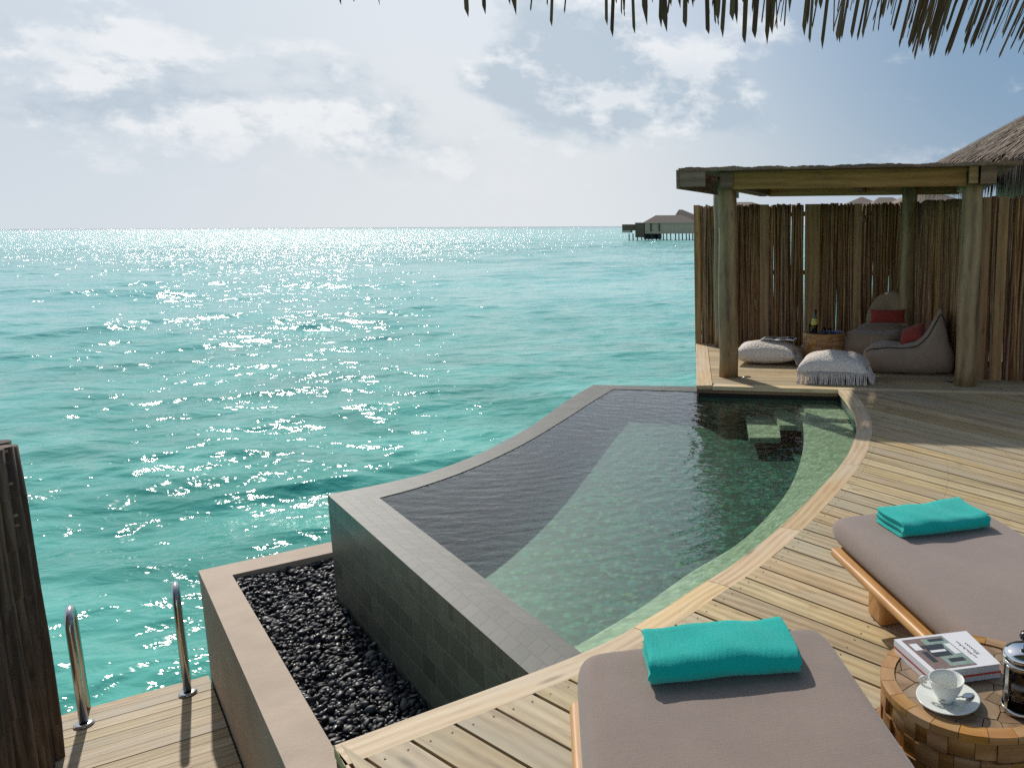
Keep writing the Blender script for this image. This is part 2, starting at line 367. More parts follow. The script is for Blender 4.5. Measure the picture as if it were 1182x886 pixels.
# ------------------------------------------------------------ mesh builder
class MB:
    def __init__(s): s.v = []; s.f = []; s.uv = []; s.ti = []; s.sm = []; s.mi = []
    def face(s, idx, uvs, tint=0., smooth=False, mi=0):
        s.f.append(tuple(idx)); s.uv.append([tuple(u[:2]) for u in uvs]); s.ti.append(tint); s.sm.append(smooth); s.mi.append(mi)
    def addv(s, pts):
        k = len(s.v); s.v.extend([tuple(map(float, p)) for p in pts]); return k
    def prism(s, poly, z0, z1, ang=None, tint=None, mi=0, origin=(0, 0), bevel=0):
        """vertical prism over a CCW polygon; uv runs along direction ang"""
        tint = random.random() if tint is None else tint
        poly = [np.array(p[:2], float) for p in poly]
        area = sum(poly[i][0]*poly[(i+1) % len(poly)][1]-poly[(i+1) % len(poly)][0]*poly[i][1] for i in range(len(poly)))
        if area < 0: poly = poly[::-1]
        if ang is None:
            L = [np.linalg.norm(poly[(i+1) % len(poly)]-poly[i]) for i in range(len(poly))]; i = int(np.argmax(L)); d = poly[(i+1) % len(poly)]-poly[i]; ang = math.atan2(d[1], d[0])
        c, sn = math.cos(ang), math.sin(ang)
        uvf = lambda p: ((p[0]-origin[0])*c+(p[1]-origin[1])*sn, -(p[0]-origin[0])*sn+(p[1]-origin[1])*c)
        n = len(poly)
        if bevel:
            cen = sum(poly)/n; top = [p+(cen-p)/max(np.linalg.norm(cen-p), 1e-6)*bevel*1.4 for p in poly]
            lv = [(z0, poly), (z1-bevel, poly), (z1, top)]
        else: lv = [(z0, poly), (z1, poly)]
        ks = [s.addv([(p[0], p[1], z) for p in pl]) for z, pl in lv]
        s.face([ks[-1]+i for i in range(n)], [uvf(p) for p in lv[-1][1]], tint, mi=mi)
        s.face([ks[0]+i for i in range(n)][::-1], [uvf(p) for p in poly][::-1], tint, mi=mi)
        for a in range(len(ks)-1):
            acc = 0
            for i in range(n):
                j = (i+1) % n; L = float(np.linalg.norm(poly[j]-poly[i])); za, zb = lv[a][0], lv[a+1][0]
                s.face([ks[a]+i, ks[a]+j, ks[a+1]+j, ks[a+1]+i], [(acc, za), (acc+L, za), (acc+L, zb), (acc, zb)], tint, mi=mi); acc += L
    def box(s, c, size, rot=0, tint=None, mi=0, rx=0, ry=0):
        tint = random.random() if tint is None else tint
        mt = Matrix.Rotation(rot, 3, 'Z') @ Matrix.Rotation(ry, 3, 'Y') @ Matrix.Rotation(rx, 3, 'X')
        hx, hy, hz = [v/2 for v in size]; c = Vector([float(x) for x in c])
        P = [Vector((x, y, z)) for x in (-hx, hx) for y in (-hy, hy) for z in (-hz, hz)]
        k = s.addv([c+mt@p for p in P])
        ax = int(np.argmax(size))
        for q, drop in (((0, 1, 3, 2), 0), ((4, 6, 7, 5), 0), ((0, 4, 5, 1), 1), ((2, 3, 7, 6), 1), ((0, 2, 6, 4), 2), ((1, 5, 7, 3), 2)):
            oth = [a for a in (0, 1, 2) if a != drop]
            if ax in oth: ua, va = ax, [a for a in oth if a != ax][0]
            else: ua, va = oth
            s.face([k+i for i in q], [(P[i][ua], P[i][va]+drop*.37) for i in q], tint, mi=mi)
    def tube(s, path, rad, seg=10, tint=None, caps=True, mi=0, uvs=1.0):
        tint = random.random() if tint is None else tint
        path = [Vector([float(x) for x in p]) for p in path]; n = len(path)
        if not hasattr(rad, '__len__'): rad = [rad]*n
        T = []
        for i in range(n):
            d = path[min(i+1, n-1)]-path[max(i-1, 0)]; T.append(d.normalized())
        up = Vector((0, 0, 1)) if abs(T[0].z) < .9 else Vector((0, 1, 0))
        N = T[0].cross(up).normalized(); ks = []; acc = 0; accs = []
        for i in range(n):
            if i: N = (N - T[i]*N.dot(T[i])).normalized(); acc += (path[i]-path[i-1]).length
            B = T[i].cross(N); accs.append(acc)
            ks.append(s.addv([path[i]+(N*math.cos(2*math.pi*a/seg)+B*math.sin(2*math.pi*a/seg))*rad[i] for a in range(seg)]))
        for i in range(n-1):
            for a in range(seg):
                b = (a+1) % seg; c = 2*math.pi*rad[i]/seg
                s.face([ks[i]+a, ks[i]+b, ks[i+1]+b, ks[i+1]+a], [(accs[i]*uvs, a*c), (accs[i]*uvs, (a+1)*c), (accs[i+1]*uvs, (a+1)*c), (accs[i+1]*uvs, a*c)], tint, True, mi)
        if caps:
            s.face([ks[0]+a for a in range(seg)][::-1], [(0, 0)]*seg, tint, mi=mi); s.face([ks[-1]+a for a in range(seg)], [(0, 0)]*seg, tint, mi=mi)
    def lathe(s, prof, c=(0, 0, 0), seg=32, tint=0., mi=0, smooth=True):
        ks = []
        for r, z in prof: ks.append(s.addv([(c[0]+r*math.cos(2*math.pi*a/seg), c[1]+r*math.sin(2*math.pi*a/seg), c[2]+z) for a in range(seg)]))
        for i in range(len(prof)-1):
            for a in range(seg):
                b = (a+1) % seg; R_ = prof[i][0]
                s.face([ks[i]+a, ks[i]+b, ks[i+1]+b, ks[i+1]+a], [(a/seg*6.28*R_, prof[i][1]), ((a+1)/seg*6.28*R_, prof[i][1]), ((a+1)/seg*6.28*R_, prof[i+1][1]), (a/seg*6.28*R_, prof[i+1][1])], tint, smooth, mi)
    def grid(s, P, tint=0., smooth=True, closeu=False, uvscale=(1, 1), mi=0):
        """P[i][j] points"""
        ni, nj = len(P), len(P[0]); k = s.addv([p for row in P for p in row])
        for i in range(ni-1):
            for j in range(nj if closeu else nj-1):
                j2 = (j+1) % nj
                s.face([k+i*nj+j, k+i*nj+j2, k+(i+1)*nj+j2, k+(i+1)*nj+j], [(i*uvscale[0], j*uvscale[1]), (i*uvscale[0], (j+1)*uvscale[1]), ((i+1)*uvscale[0], (j+1)*uvscale[1]), ((i+1)*uvscale[0], j*uvscale[1])], tint, smooth, mi)
    def build(s, name, mat, parent=None, loc=None):
        me = bpy.data.meshes.new(name)
        V = s.v
        if loc is not None: V = [(a-loc[0], b-loc[1], c-loc[2]) for a, b, c in V]
        me.from_pydata(V, [], s.f); me.update()
        uvl = me.uv_layers.new(name='UVMap'); flat = [c for f in s.uv for u in f for c in u]; uvl.data.foreach_set('uv', flat)
        a = me.attributes.new('tint', 'FLOAT', 'FACE'); a.data.foreach_set('value', s.ti)
        me.polygons.foreach_set('use_smooth', s.sm); me.polygons.foreach_set('material_index', s.mi)
        for mt in (mat if isinstance(mat, (list, tuple)) else [mat]): me.materials.append(mt)
        o = bpy.data.objects.new(name, me); S.collection.objects.link(o)
        if loc is not None: o.location = loc
        if parent is not None: o.parent = parent
        return o
def tag(o, label=None, cat=None, group=None, kind=None):
    for k, v in (('label', label), ('category', cat), ('group', group), ('kind', kind)):
        if v: o[k] = v
    return o
def thing(name, label, cat, group=None, loc=(0, 0, 0), rz=0):
    o = bpy.data.objects.new(name, None); S.collection.objects.link(o); o.location = [float(v) for v in loc]; o.rotation_euler = (0, 0, rz); o.empty_display_size = .1
    return tag(o, label, cat, group)
def clip(poly, p, n):
    """keep the side of the line through p where (x-p).n >= 0"""
    out = []
    for i in range(len(poly)):
        a, b = np.array(poly[i], float), np.array(poly[(i+1) % len(poly)], float)
        da, db = (a-p)@n, (b-p)@n
        if da >= 0: out.append(a)
        if (da >= 0) != (db >= 0): out.append(a+(b-a)*da/(da-db))
    return out
def spline(pts, n):
    P = [np.array(p, float) for p in pts]; P = [2*P[0]-P[1]]+P+[2*P[-1]-P[-2]]; out = []
    for i in range(1, len(P)-2):
        for k in range(n):
            t = k/n; a, b, c, d = P[i-1], P[i], P[i+1], P[i+2]
            out.append(.5*((2*b)+(-a+c)*t+(2*a-5*b+4*c-d)*t*t+(-a+3*b-3*c+d)*t**3))
    out.append(P[-2]); return out
def offset(pts, d):
    out = []
    for i in range(len(pts)):
        t = pts[min(i+1, len(pts)-1)]-pts[max(i-1, 0)]; t = t/np.linalg.norm(t); out.append(pts[i]+d*np.array([-t[1], t[0]]))
    return out
def add_bevel(o, w, seg=3, sub=0):
    b = o.modifiers.new('bevel', 'BEVEL'); b.width = w; b.segments = seg; b.limit_method = 'ANGLE'; b.angle_limit = R(40)
    if sub: sb = o.modifiers.new('sub', 'SUBSURF'); sb.levels = sub; sb.render_levels = sub
    for p in o.data.polygons: p.use_smooth = True
    return o

# ------------------------------------------------------------ sea
SEA = -2.3
def wave_field(X, Y, cell):
    r2 = np.random.default_rng(3); Z = np.zeros_like(X); DX = np.zeros_like(X); DY = np.zeros_like(X)
    N = 88
    patch = np.clip(.62+.42*np.sin(X*.31+1.7*np.sin(Y*.19+.5))*np.sin(Y*.42+1.3*np.sin(X*.23))+.3*np.sin(X*.93+Y*.4)*np.sin(Y*1.3-X*.3), .12, 1.35)
    for i in range(N):
        lam = 7.0*(.17/7.0)**(i/(N-1)); k = 2*math.pi/lam
        th = R(-74)+r2.normal()*.42              # running towards the deck, crests roughly across the view
        slope = .029 if lam > 1.3 else (.047 if lam > .4 else .036)
        a = slope/k; fade = np.clip((lam/cell-3)/3, 0, 1)*(patch if lam < 1.1 else 1)
        ph = k*(math.cos(th)*X+math.sin(th)*Y)+r2.uniform(0, 6.28)
        Z += a*np.cos(ph)*fade; DX -= .9*a*np.sin(ph)*math.cos(th)*fade; DY -= .9*a*np.sin(ph)*math.sin(th)*fade
    gust = .75+.35*np.sin(X*.11+np.sin(Y*.07)*2)*np.sin(Y*.13+1.3)
    return Z*gust, DX*gust, DY*gust
def build_sea():
    rr = [2.5]
    while rr[-1] < 320: rr.append(rr[-1]*1.0042)
    while rr[-1] < 30000: rr.append(rr[-1]*1.08)
    rr = np.array(rr); aa = np.radians(np.arange(-66, 46.01, .24))
    A, RR = np.meshgrid(aa, rr); X = RR*np.sin(A); Y = RR*np.cos(A)
    cell = np.maximum(RR*.0042, RR*R(.24)); Z, DX, DY = wave_field(X, Y, cell)
    V = np.stack([X+DX, Y+DY, SEA+Z], -1).reshape(-1, 3).astype(np.float32)
    nr, na = A.shape; idx = np.arange(nr*na).reshape(nr, na)
    F = np.stack([idx[:-1, :-1], idx[:-1, 1:], idx[1:, 1:], idx[1:, :-1]], -1).reshape(-1, 4)[:, ::-1]
    k = len(V)
    # the rest of the sea behind, in a coarse calm sheet
    a2 = np.radians(np.linspace(46, 294, 63)); r3 = np.array([0.0001, 3, 8, 20, 60, 200, 1000, 6000, 30000.])
    A2, R2 = np.meshgrid(a2, r3); V2 = np.stack([R2*np.sin(A2), R2*np.cos(A2), np.full_like(A2, SEA)], -1).reshape(-1, 3)
    i2 = np.arange(A2.size).reshape(A2.shape)+k
    F2 = np.stack([i2[:-1, :-1], i2[:-1, 1:], i2[1:, 1:], i2[1:, :-1]], -1).reshape(-1, 4)[:, ::-1]
    a3 = np.radians(np.linspace(-66, 46, 20)); r4 = np.array([.0001, 2.5]); A3, R3 = np.meshgrid(a3, r4)
    V3 = np.stack([R3*np.sin(A3), R3*np.cos(A3), np.full_like(A3, SEA)], -1).reshape(-1, 3); i3 = np.arange(A3.size).reshape(A3.shape)+k+len(V2)
    F3 = np.stack([i3[:-1, :-1], i3[:-1, 1:], i3[1:, 1:], i3[1:, :-1]], -1).reshape(-1, 4)[:, ::-1]
    V = np.concatenate([V, V2, V3]); F = np.concatenate([F, F2, F3])
    me = bpy.data.meshes.new('sea'); me.vertices.add(len(V)); me.vertices.foreach_set('co', V.astype(np.float32).ravel())
    me.loops.add(F.size); me.loops.foreach_set('vertex_index', F.ravel().astype(np.int32))
    me.polygons.add(len(F)); me.polygons.foreach_set('loop_start', np.arange(0, F.size, 4, dtype=np.int32)); me.polygons.foreach_set('loop_total', np.full(len(F), 4, dtype=np.int32))
    me.update(calc_edges=True); me.validate(); me.polygons.foreach_set('use_smooth', np.ones(len(me.polygons), bool))
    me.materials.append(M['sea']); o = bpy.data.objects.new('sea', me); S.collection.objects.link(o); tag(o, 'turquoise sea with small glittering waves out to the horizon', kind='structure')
build_sea()

# ------------------------------------------------------------ main deck
BO = spline([(-1.267, 2.296), (-.603, 2.833), (-.364, 3.126), (-.198, 3.382), (-.004, 3.681), (.229, 4.132), (.50, 4.748), (.747, 5.395), (.90, 5.97), (.985, 6.45), (1.02, 6.95), (1.02, 7.35), (1.002, 7.80)], 6)
BW = .125
BI = offset(BO, -BW)
edge_dir = np.array([.655, -.756])                       # the pool's near wall and the planter run this way
pf0, pf1 = np.array([-.406, 8.03]), np.array([1.0, 7.80]); pfd = (pf1-pf0)/np.linalg.norm(pf1-pf0); pfn = np.array([-pfd[1], pfd[0]])
mb = MB()
# border boards along the curve, in five lengths
segs = np.linspace(0, len(BO)-1, 8).astype(int)
for a, b in zip(segs[:-1], segs[1:]):
    ti = random.random(); acc = 0
    for i in range(a, b):
        L = np.linalg.norm(BO[i+1]-BO[i]); g = .003 if i == a else 0
        p = [BO[i]+(BO[i+1]-BO[i])*g/L, BO[i+1], BI[i+1], BI[i]+(BO[i+1]-BO[i])*g/L]
        poly = [np.array([q[0], q[1]]) for q in p]
        k0 = mb.addv([(q[0], q[1], 0) for q in poly]); mb.face([k0, k0+3, k0+2, k0+1], [(acc, 0), (acc, BW), (acc+L, BW), (acc+L, 0)], ti)
        k1 = mb.addv([(poly[0][0], poly[0][1], -.04), (poly[1][0], poly[1][1], -.04)]); mb.face([k0, k0+1, k1+1, k1], [(acc, 0), (acc+L, 0), (acc+L, -.04), (acc, -.04)], ti)
        k2 = mb.addv([(poly[3][0], poly[3][1], -.04), (poly[2][0], poly[2][1], -.04)]); mb.face([k0+3, k2, k2+1, k0+2], [(acc, 0), (acc, .04), (acc+L, .04), (acc+L, 0)], ti)
        acc += L
# left border board running from the corner towards the viewer
lb0 = BO[0]; li0 = BI[0]+edge_dir*.07+np.array([.02, .005])
mb.prism([lb0, lb0+edge_dir*6, li0+edge_dir*6+np.array([.0, .0]), li0], -.04, 0, math.atan2(edge_dir[1], edge_dir[0]))
deck = thing('pool_deck', 'weathered wooden pool deck of long fanned planks with a curved border board', 'deck')
deck['kind'] = 'structure'
mb.build('border_board', M['border'], deck)
mb = MB()
def fan_angle(y): return R(np.interp(y, [2.2, 2.9, 3.4, 4.2, 5.2, 6.2, 7.8], [-35, -38.5, -41, -44, -47.5, -51, -53]))
SP = [p for p in BI]
cum = np.concatenate([[0], np.cumsum([np.linalg.norm(SP[i+1]-SP[i]) for i in range(len(SP)-1)])])
def at_s(s): return np.array([np.interp(s, cum, [p[0] for p in SP]), np.interp(s, cum, [p[1] for p in SP])])
def tan_s(s): d = at_s(s+.03)-at_s(s-.03); return math.atan2(d[1], d[0])
starts = []; s_ = .06
while s_ < cum[-1]+.0:
    starts.append(s_); a = fan_angle(at_s(s_)[1]); s_ += .132/max(.35, abs(math.sin(tan_s(min(max(s_, .05), cum[-1]-.05))-a)))
lines = [(at_s(s), fan_angle(at_s(s)[1])) for s in starts]
# first wedge on the corner side: boards continue below the first gap line to fill the deck towards the viewer
ln = [(lines[0][0]+np.array([-.085*(k), -.118*(k)]), R(-35)-0.0*k) for k in range(60, 0, -1)]
full = [(p+np.array([math.cos(a), math.sin(a)])*(0.0), a) for p, a in ln]+lines
ext = [(pf1+pfd*.14*k+np.array([0, 0]), R(-53)) for k in range(1, 26)]
full += [(p, a) for p, a in ext]
ln_n = np.array([edge_dir[1]*-1, edge_dir[0]])           # normal to the left edge, pointing right/up
for i in range(len(full)-1):
    (p, a), (q, b) = full[i], full[i+1]
    da = np.array([math.cos(a), math.sin(a)]); db = np.array([math.cos(b), math.sin(b)])
    L = 6.5; g = .0055
    na = np.array([-da[1], da[0]]); nb_ = np.array([-db[1], db[0]])
    w_end = ((q+db*L)-(p+da*L))@na
    if w_end < .03: L = 3.5
    back = .0 if i >= 60 and i < 60+len(lines)-1 else 0
    if i < 60: back = 1.2
    if i >= 60+len(lines)-1: back = .0
    poly = [p+na*g-da*back, p+da*L+na*g, q+db*L-nb_*g, q-nb_*g-db*back]
    poly = clip(poly, li0+np.array([.756, .655])*.006, np.array([.756, .655]))
    if len(poly) >= 3: poly = clip(poly, pf0-pfn*.006, -pfn)
    if len(poly) < 3: continue
    # break the board into two or three lengths
    c0 = da; s0 = min((v@c0) for v in poly); cuts = sorted([s0+random.uniform(1.6, 3.4), s0+random.uniform(4., 5.6)]); rest = poly
    for cu in cuts:
        pt = c0*cu; pc = clip(rest, pt-c0*.0015, -c0); rest2 = clip(rest, pt+c0*.0015, c0)
        if len(pc) >= 3: mb.prism(pc, -.03+random.uniform(-.001, .001), random.uniform(-.0015, .0015), a, bevel=0)
        rest = rest2
        if len(rest) < 3: break
    if len(rest) >= 3: mb.prism(rest, -.03, random.uniform(-.0015, .0015), a)
SCR = []
for i in range(60, len(full)-27):
    (p, a), (q, b) = full[i], full[i+1]
    for dist in (.045, .055+.62, 1.27, 1.9, 2.5, 3.1):
        for f in (.25, .75):
            pt = p*(1-f)+q*f+np.array([math.cos(a), math.sin(a)])*dist
            if (pt-pf0)@pfn > -.03: continue
            k = mb.addv([(pt[0]+.0038*math.cos(j), pt[1]+.0038*math.sin(j), .0022) for j in np.arange(0, 6.2, 1.047)]); mb.face([k+j for j in range(6)], [(0, 0)]*6, 0, mi=1)
M['screw'] = simple('rusted_screw_head', (.07, .05, .035), .6, .3)
mb.build('planks', [M['deck'], M['screw']], deck)
# dark sheet standing in for the shade below the gaps, fascia at the edges
M['under'] = simple('dark_underdeck', (.02, .016, .012), .9)
mb = MB()
under = [BO[0]+np.array([.03, -.01])]+[p for p in offset(BO, -.03)[1:]]+[pf1-pfn*.02]+[np.array([9., 6.3]), np.array([9., -6.]), BO[0]+edge_dir*7+np.array([.03, .03])]
mb.prism([(p[0], p[1]) for p in under], -.12, -.045, 0)
mb.build('gap_shade_sheet', M['under'], deck)
mb = MB()
mb.prism([lb0+np.array([.004, .0]), lb0+edge_dir*6, lb0+edge_dir*6+np.array([.03, .03]), lb0+np.array([.034, .03])], -.19, -.041)
mb.build('edge_fascia', M['fascia'], deck)

# ------------------------------------------------------------ gazebo platform (raised timber stage at deck level)
plat = thing('gazebo_platform', 'pale plank platform under the gazebo with a broad left border board', 'platform'); plat['kind'] = 'structure'
lL = np.array([-.75, 14.0]); ld0 = pf0; lv = np.array([-.558, 10.945])-pf0; lv = lv/np.linalg.norm(lv)
rEnd = pf0+pfd*6.5
mb = MB()
bw = .16
lpn = np.array([lv[1], -lv[0]])                          # to the right of the left edge
mb.prism([pf0, pf0+lpn*bw+pfd*0, pf0+lpn*bw+lv*3.4, pf0+lv*3.4], -.04, 0, math.atan2(lv[1], lv[0]))
mb.prism([pf0+pfd*(bw+.004)+np.array([0, 0]), rEnd, rEnd+pfn*.12, pf0+pfd*(bw+.004)+pfn*.12], -.04, .0, math.atan2(pfd[1], pfd[0]))
mb.build('border_board', M['border'], plat)
mb = MB()
for k in range(27):
    o0 = .125+k*.118
    if o0 > 3.3: break
    a0 = pf0+pfn*o0-pfd*.8; poly = [a0, a0+pfd*6.5, a0+pfd*6.5+pfn*.111, a0+pfn*.111]
    poly = clip(poly, pf0+lpn*(bw+.005), lpn)
    cu = random.uniform(1.0, 3.2)
    p1 = clip(poly, pf0+pfd*cu, -pfd); p2 = clip(poly, pf0+pfd*(cu+.004), pfd)
    for q in (p1, p2): mb.prism(q, -.03, random.uniform(-.0015, .0015), math.atan2(pfd[1], pfd[0]))
mb.build('planks', M['deck'], plat)
mb = MB()
mb.prism([pf0+lpn*.02+pfn*.02, rEnd+pfn*.02, rEnd+pfn*3.5, pf0+lpn*.02+pfn*3.5], -.12, -.045, 0)
mb.build('gap_shade_sheet', M['under'], plat)  # dark sheet paints in the shade between the platform planks
mb = MB(); mb.prism([pf0+pfn*.012, pf1+pfn*.012, pf1+pfn*.04, pf0+pfn*.04], -.075, -.041); mb.build('edge_fascia', M['fascia'], plat)
mb = MB()
mb.prism([pf0-lpn*.0+pfn*.01, pf0+lpn*.02+pfn*.01, pf0+lpn*.02+lv*3.4, pf0+lv*3.4], -.2, -.041); mb.build('side_fascia', M['fascia'], plat)
mb = MB()
for (x, y) in ((-.2, 8.5), (-.4, 10.8), (1.5, 8.3), (2.6, 8.6), (.9, 10.6), (2.2, 10.2), (4.5, 7.8), (4, 9.5)):
    mb.tube([(x, y, -4), (x, y, -.121)], .12, 12)
mb.build('stilt', M['log'], plat)
mb = MB()
for (x, y) in ((1.6, 6.2), (2.8, 4.6), (2.4, 2.4), (.6, 1.0), (4.6, 5), (4.4, 1.5), (.2, -1.5), (3, -1.5)):
    mb.tube([(x, y, -4), (x, y, -.121)], .12, 12)
mb.build('stilt', M['log'], deck)

# ------------------------------------------------------------ pool
WZ = -.114
A0 = np.array([-2.663, 5.027])
OC = spline([A0, (-2.404, 5.236), (-2.16, 5.523), (-1.95, 6.03), (-1.785, 6.85), (-1.685, 7.90), (-1.566, 8.655)], 6)
IC = spline([(-2.293, 4.955), (-2.10, 5.20), (-1.90, 5.60), (-1.70, 6.25), (-1.54, 7.1), (-1.42, 7.85), (-1.31, 8.42)], 6)
NO1 = A0+edge_dir*((-.70-A0[0])/edge_dir[0]); NI0 = IC[0]; NI1 = np.array([-.52, 2.96])
NO1 = A0+edge_dir*3.2; nidir = edge_dir; NI1 = NI0+nidir*2.75
pool = thing('infinity_pool', 'curved infinity pool of grey-green stone with dark tiled outer wall and green mosaic floor', 'pool')
def strip(mb, A, B, z, tint=0, flip=False):
    acc = 0
    for i in range(len(A)-1):
        L = float(np.linalg.norm(A[i+1]-A[i])); w = float(np.linalg.norm(B[i]-A[i])); w2 = float(np.linalg.norm(B[i+1]-A[i+1]))
        k = mb.addv([(*A[i][:2], z), (*A[i+1][:2], z), (*B[i+1][:2], z), (*B[i][:2], z)]); u = [(acc, 0), (acc+L, 0), (acc+L, w2), (acc, w)]
        q = [k, k+1, k+2, k+3]
        if flip: q = q[::-1]; u = u[::-1]
        mb.face(q, u, tint); acc += L
def wall(mb, A, z0, z1, flip=False, tint=0):
    acc = 0
    for i in range(len(A)-1):
        L = float(np.linalg.norm(A[i+1]-A[i])); k = mb.addv([(*A[i][:2], z0), (*A[i+1][:2], z0), (*A[i+1][:2], z1), (*A[i][:2], z1)]); u = [(acc, z0), (acc+L, z0), (acc+L, z1), (acc, z1)]
        q = [k, k+1, k+2, k+3]
        if flip: q = q[::-1]; u = u[::-1]
        mb.face(q, u, tint); acc += L
CZ = -.110
FARO = [OC[-1], pf0+lpn*.02+lv*.5]; FARI = [IC[-1], pf0+lpn*.02+lv*.235]
mb = MB()
strip(mb, OC, IC, CZ, flip=True)
strip(mb, [A0, A0+edge_dir*1.0, NO1], [NI0, NI0+nidir*1.0-edge_dir*0, NI1], CZ)
strip(mb, [FARO[0], FARO[1]], [FARI[0], FARI[1]], CZ, flip=True)
# inner rim down to just below the water, outer lip
wall(mb, IC, -.16, CZ, flip=False); wall(mb, [NI1, NI0], -.16, CZ); wall(mb, [FARI[0], FARI[1]], -.16, CZ)
mb.build('coping', M['coping'], pool)
mb = MB()
wall(mb, [A0, NO1], -2.6, CZ-.13); wall(mb, OC[::-1], -2.6, CZ-.13); wall(mb, [FARO[1], FARO[0]], -2.6, CZ-.13)
mb.build('outer_wall', M['walltile'], pool)
mb = MB()
wall(mb, [A0, NO1], CZ-.13, CZ); wall(mb, OC[::-1], CZ-.13, CZ); wall(mb, [FARO[1], FARO[0]], CZ-.13, CZ)
mb.build('cap_course', M['captile'], pool)
FL = -.76
def floor_z(y): return np.interp(y, [2.0, 3.5, 8.1, 9.6], [-.72-.1043, -.72, -.40, -.2957])
deckwall = offset(BO, -.02)
NN = np.array([edge_dir[1], -edge_dir[0]])*-1        # into the pool from its near wall
deckwall = [p for p in deckwall if (p-NI0)@NN > .0]
NIX = deckwall[0]-NN*((deckwall[0]-NI0)@NN)
mb = MB()
wall(mb, IC, FL, -.16, flip=False); wall(mb, [NI1, NI0], FL, -.16); wall(mb, [FARI[0], FARI[1]], FL, -.16)
back = [pf0+pfn*.03-pfd*.0, pf1+pfn*.03+pfd*.05]
wall(mb, [FARI[1], back[0]], FL, -.05)
wall(mb, deckwall[::-1], FL, -.13, flip=False)
wall(mb, back, FL, -.16)
mb.build('inner_wall', M['pooltile'], pool)
mb = MB(); wall(mb, back, -.16, -.072); wall(mb, deckwall[::-1], -.13, -.042)
mb.build('waterline_tiles', tile_mat('waterline_tile', (.16, .19, .14), (.09, .11, .085), .11, .2, off=0, rough=.35), pool)
mb = MB()
pol = [p for p in IC]+[FARI[1]]+back+[p for p in deckwall[::-1]]+[NIX]
fp = [(p[0], p[1]) for p in pol]
k = mb.addv([(x, y, floor_z(y)) for x, y in fp]); mb.face([k+i for i in range(len(fp))][::-1], [(x, y) for x, y in fp][::-1])
mb.build('pool_floor', M['pooltile'], pool)
# shallow ledge along the deck side
LE = spline([(-.77, 3.14), (-.70, 3.26), (-.46, 3.62), (-.251, 4.0), (.051, 4.486), (.347, 5.31), (.52, 6.22), (.60, 7.05), (.62, 7.9)], 5)
n = len(LE); DW = [deckwall[int(round(i*(len(deckwall)-1)/(n-1)))] for i in range(n)]
mb = MB(); strip(mb, LE, DW, -.20, flip=True)
k = 0
mb.build('ledge', M['ledgetile'], pool)
mb = MB(); wall(mb, LE[::-1], FL, -.20); mb.build('ledge_face', M['pooltile'], pool)
for nm, q, z in (('step', [un(860, 477, -.31), un(897, 478, -.31), un(901, 505, -.31), un(865, 505, -.31)], -.31), ('step', [un(889, 466, -.25), un(924, 466, -.25), un(932, 492, -.25), un(900, 491, -.25)], -.245), ('step', [un(921, 461, -.2), un(968, 461, -.2), un(985, 488, -.2), un(933, 486, -.2)], -.165)):
    mb = MB(); mb.prism([(p[0], p[1]) for p in q], z-.05, z, 0, origin=(0, 0)); mb.build('step', M['ledgetile'], pool)
# water surface
mb = MB()
NIe = [NI0-np.array([0, 0])]
wp = [p for p in IC]+[FARI[1]]+back+[p for p in deckwall[::-1]]+[NIX]
k = mb.addv([(p[0], p[1], WZ) for p in wp]); mb.face([k+i for i in range(len(wp))][::-1], [(p[0], p[1]) for p in wp][::-1])
mb.build('pool_water', M['poolwater'], pool)

# ------------------------------------------------------------ planter with black pebbles
PZ = -.76; KP = (EYE-PZ)/(EYE+.42)          # the planter rim's level; spots first read at -.42 move out along their sight lines
plo0 = np.array([-3.226, 4.557])*KP; pd = np.array([-1.715, 2.766])*KP-plo0; pd /= np.linalg.norm(pd)
pli0 = np.array([-2.985, 4.494])*KP; fw = np.array([-2.633, 5.007])*KP
planter = thing('planter', 'beige plastered planter trough beside the pool wall, filled with black pebbles', 'planter')
mb = MB()
pn = np.array([-pd[1], pd[0]])                           # to the right of the run
if pn@(pli0-plo0) < 0: pn = -pn
fd = (fw-plo0)/np.linalg.norm(fw-plo0)
endp = plo0+pd*6.0; ww = .24
inner_c = pli0
mb.prism([plo0, endp, endp+pn*ww, inner_c], -2.45, PZ, math.atan2(pd[1], pd[0]))
mb.build('side_wall', M['plaster'], planter)
mb = MB()
pfar = fw+fd*.02; inF = np.array([-2.549, 4.835])
ex = (A0-plo0); 
e_in = un(388, 636, PZ)[:2]
mb.prism([plo0+fd*.003, inner_c+fd*.003, e_in, e_in+np.array([.05, .06]), fw+fd*.05], -2.45, PZ-.001, math.atan2(fd[1], fd[0]))
mb.build('end_wall', M['plaster'], planter)
mb = MB(); q = [inner_c, endp+pn*ww, endp+pn*1.6, A0+np.array([.1, .03]), e_in]
mb.prism([(p[0], p[1]) for p in q], -1.0, -.875, 0); mb.build('planter_bed', M['under'], planter)
def ico():
    import bmesh
    b = bmesh.new(); bmesh.ops.create_icosphere(b, subdivisions=2, radius=1); v = np.array([list(x.co) for x in b.verts]); f = [[y.index for y in x.verts] for x in b.faces]; b.free(); return v, f
icv, icf = ico()
mb = MB()
bed = [inner_c+pn*.01, endp+pn*(ww+.01), A0+edge_dir*6.6, A0, e_in]
def inside(p, poly):
    c = False; j = len(poly)-1
    for i in range(len(poly)):
        if (poly[i][1] > p[1]) != (poly[j][1] > p[1]) and p[0] < (poly[j][0]-poly[i][0])*(p[1]-poly[i][1])/(poly[j][1]-poly[i][1])+poly[i][0]: c = not c
        j = i
    return c
cnt = 0
VV = []; FF = []; TI = []
